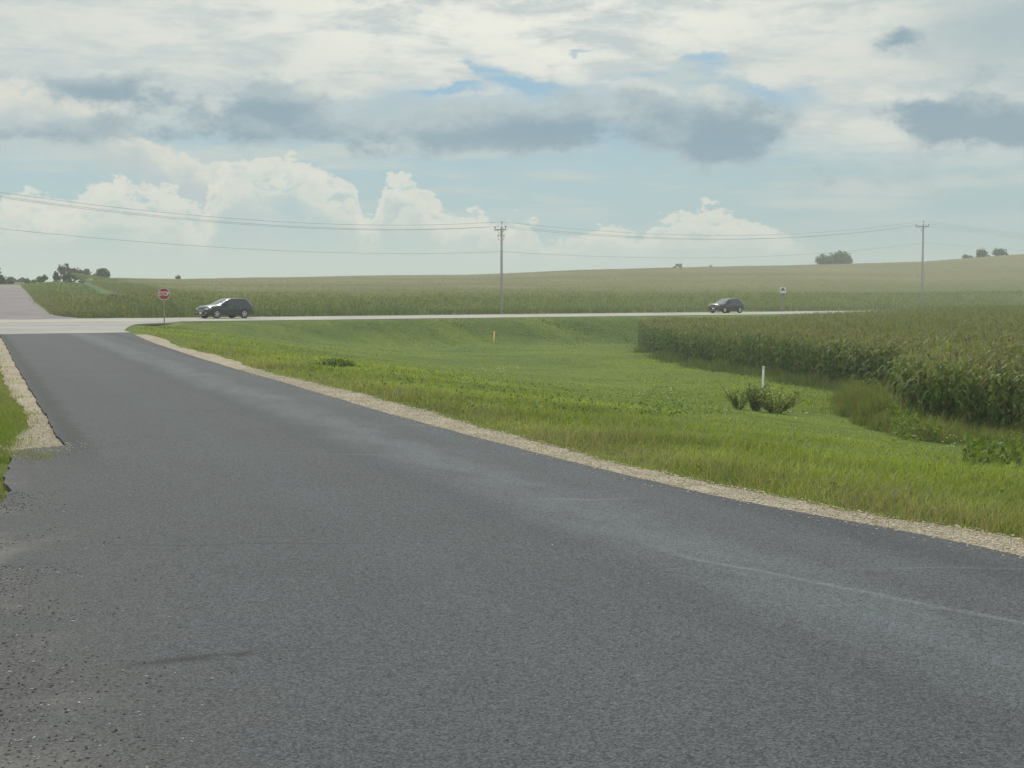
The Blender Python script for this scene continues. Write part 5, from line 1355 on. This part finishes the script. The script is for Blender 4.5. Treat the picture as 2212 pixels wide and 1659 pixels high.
# weed thickets at the foot of the far field
for (a, b, yt, yb, lab) in ((318, 402, 652, 684, 'dark leafy thicket at the field edge left of the blue-grey car'), (218, 300, 628, 676, 'green thicket on the bank right of the hill road')):
    D = 150 if a > 300 else 165
    tree('thicket', a, b, yt, yb, D, [(-.32, .35, .22, .12, .35), (-.1, .5, .25, .12, .42), (.15, .45, .22, .12, .4), (.35, .35, .2, .12, .35)], 2600, .09, [(.05, .085, .035), (.07, .11, .04), (.045, .075, .04)], lab, 'thickets at the foot of the hillside field', False, 'thicket')
# bare tree
def bare(px, ytop, ybase, D, label):
    k = D / FOC; x = (px - CX) * k; z0 = hz(x, D); Ht = EYE + (HORIZ - ytop) * k - z0
    e = empty('bare_tree', (x, D, z0)); tag(e, label, 'bare tree', GR)
    tr = MB(); br = MB()
    tr.tube([(0, 0, -.3), (0, 0, Ht * .3)], [.2, .16], 7)
    def grow(p, d, L, r, lv):
        q = p + d * L; (tr if lv == 0 else br).tube([p, p + d * L * .5 + Vector((random.uniform(-.1, .1), 0, 0)) * L * .3, q], [r, r * .85, r * .65], 5)
        if lv < 5:
            for _ in range(3 if lv < 3 else 2):
                nd = (d + Vector((random.uniform(-.55, .55), random.uniform(-.5, .5), random.uniform(-.05, .35)))).normalized()
                grow(q, nd, L * random.uniform(.62, .82), max(r * .66, .06), lv + 1)
    for a in (-.35, .05, .5): grow(Vector((0, 0, Ht * .28)), Vector((a, 0, 1)).normalized(), Ht * .22, .13, 0)
    tr.build('trunk', M_bark, e); br.build('branch', M_bark, e)
bare(144, 570, 597, 330, 'tall leafless tree with spreading twigs on the left skyline')
bare(155, 579, 597, 334, 'smaller leafless tree just right of the tall bare one')
# white farmhouse among the shrubs
D = 330; k = D / FOC; x = (50 - CX) * k; z0 = hz(x, D)
e = empty('farmhouse', (x, D, z0), R(20)); tag(e, 'white farmhouse with a grey gabled roof half hidden behind shrubs at the left', 'farmhouse')
zt = EYE + (HORIZ - 599) * k - z0
mb = MB(); mb.box((0, 0, (zt - 1) / 2 - .5), (3.2, 4.0, zt)); wl = mb.build('wall', M_barn, e)
mb = MB(); zr = zt - 1.0; plate(mb, [(-1.9, zr - .05), (1.9, zr - .05), (0, zr + 1.0)], -2.2, 2.2); mb.build('roof', M_roof, e)
for sx in (-.8, .8): bx(e, 'window', M_dark, (sx, -2.01, zr - .8), (.5, .05, .8))
# farm wagon and small shed on the crest
for (pa, pb, yt, yb, D, nm, lab) in ((1453, 1472, 570, 575, 515, 'hay_wagon', 'tiny loaded hay wagon on the skyline right of the centre pole'), (1530, 1538, 572.5, 575, 518, 'feed_bin', 'tiny grey bin on the skyline right of the hay wagon')):
    k = D / FOC; x = ((pa + pb) / 2 - CX) * k; w = (pb - pa) * k; z0 = hz(x, D); zt = EYE + (HORIZ - yt) * k - z0
    e = empty(nm, (x, D, z0)); tag(e, lab, nm.replace('_', ' '))
    if nm == 'hay_wagon':
        bx(e, 'bed', M_wood, (0, 0, zt - 1.0), (w, 1.8, .2)); bx(e, 'load', M_hay, (w * .12, 0, zt - .5), (w * .7, 1.7, .9)); bx(e, 'headboard', M_wood, (w * .47, 0, zt - .35), (.1, 1.8, 1.2))
        for sx in (-.35, .35):
            for sy in (-.8, .8): mb = MB(); mb.lathe([(0, -.1), (.55, -.1), (.55, .1), (0, .1)], 14, 'y', (sx * w, sy, zt - 1.5)); mb.build('wheel', M_tyre, e)
    else:
        mb = MB(); mb.lathe([(0, -.5), (w / 2, -.5), (w / 2, zt - .3), (0, zt)], 14); mb.build('bin', M_galv, e); mb = MB(); mb.lathe([(.2, zt - .05), (.2, zt + .1), (0, zt + .12)], 10); mb.build('lid', M_roof, e)

# ------------------------------------------------------------------ haze
def build_haze():
    m = bpy.data.materials.new('haze_air'); m.use_nodes = True; t = NT(m.node_tree); t.n.clear()
    v = t.node('ShaderNodeVolumePrincipled'); v.inputs['Color'].default_value = (.90, .98, .93, 1); v.inputs['Density'].default_value = HAZE; v.inputs['Anisotropy'].default_value = 0.2
    out = t.node('ShaderNodeOutputMaterial'); t.l.new(v.outputs[0], out.inputs['Volume'])
    mb = MB(); x0, x1, y0, y1, z0, z1 = -1300, 1300, -75, 1470, -14, 42
    mb.box(((x0 + x1) / 2, (y0 + y1) / 2, (z0 + z1) / 2), (x1 - x0, y1 - y0, z1 - z0))
    o = mb.build('haze', m); tag(o, kind='stuff', label='thin pale summer haze over the fields', cat='haze')
HAZE = 0.00062
build_haze()
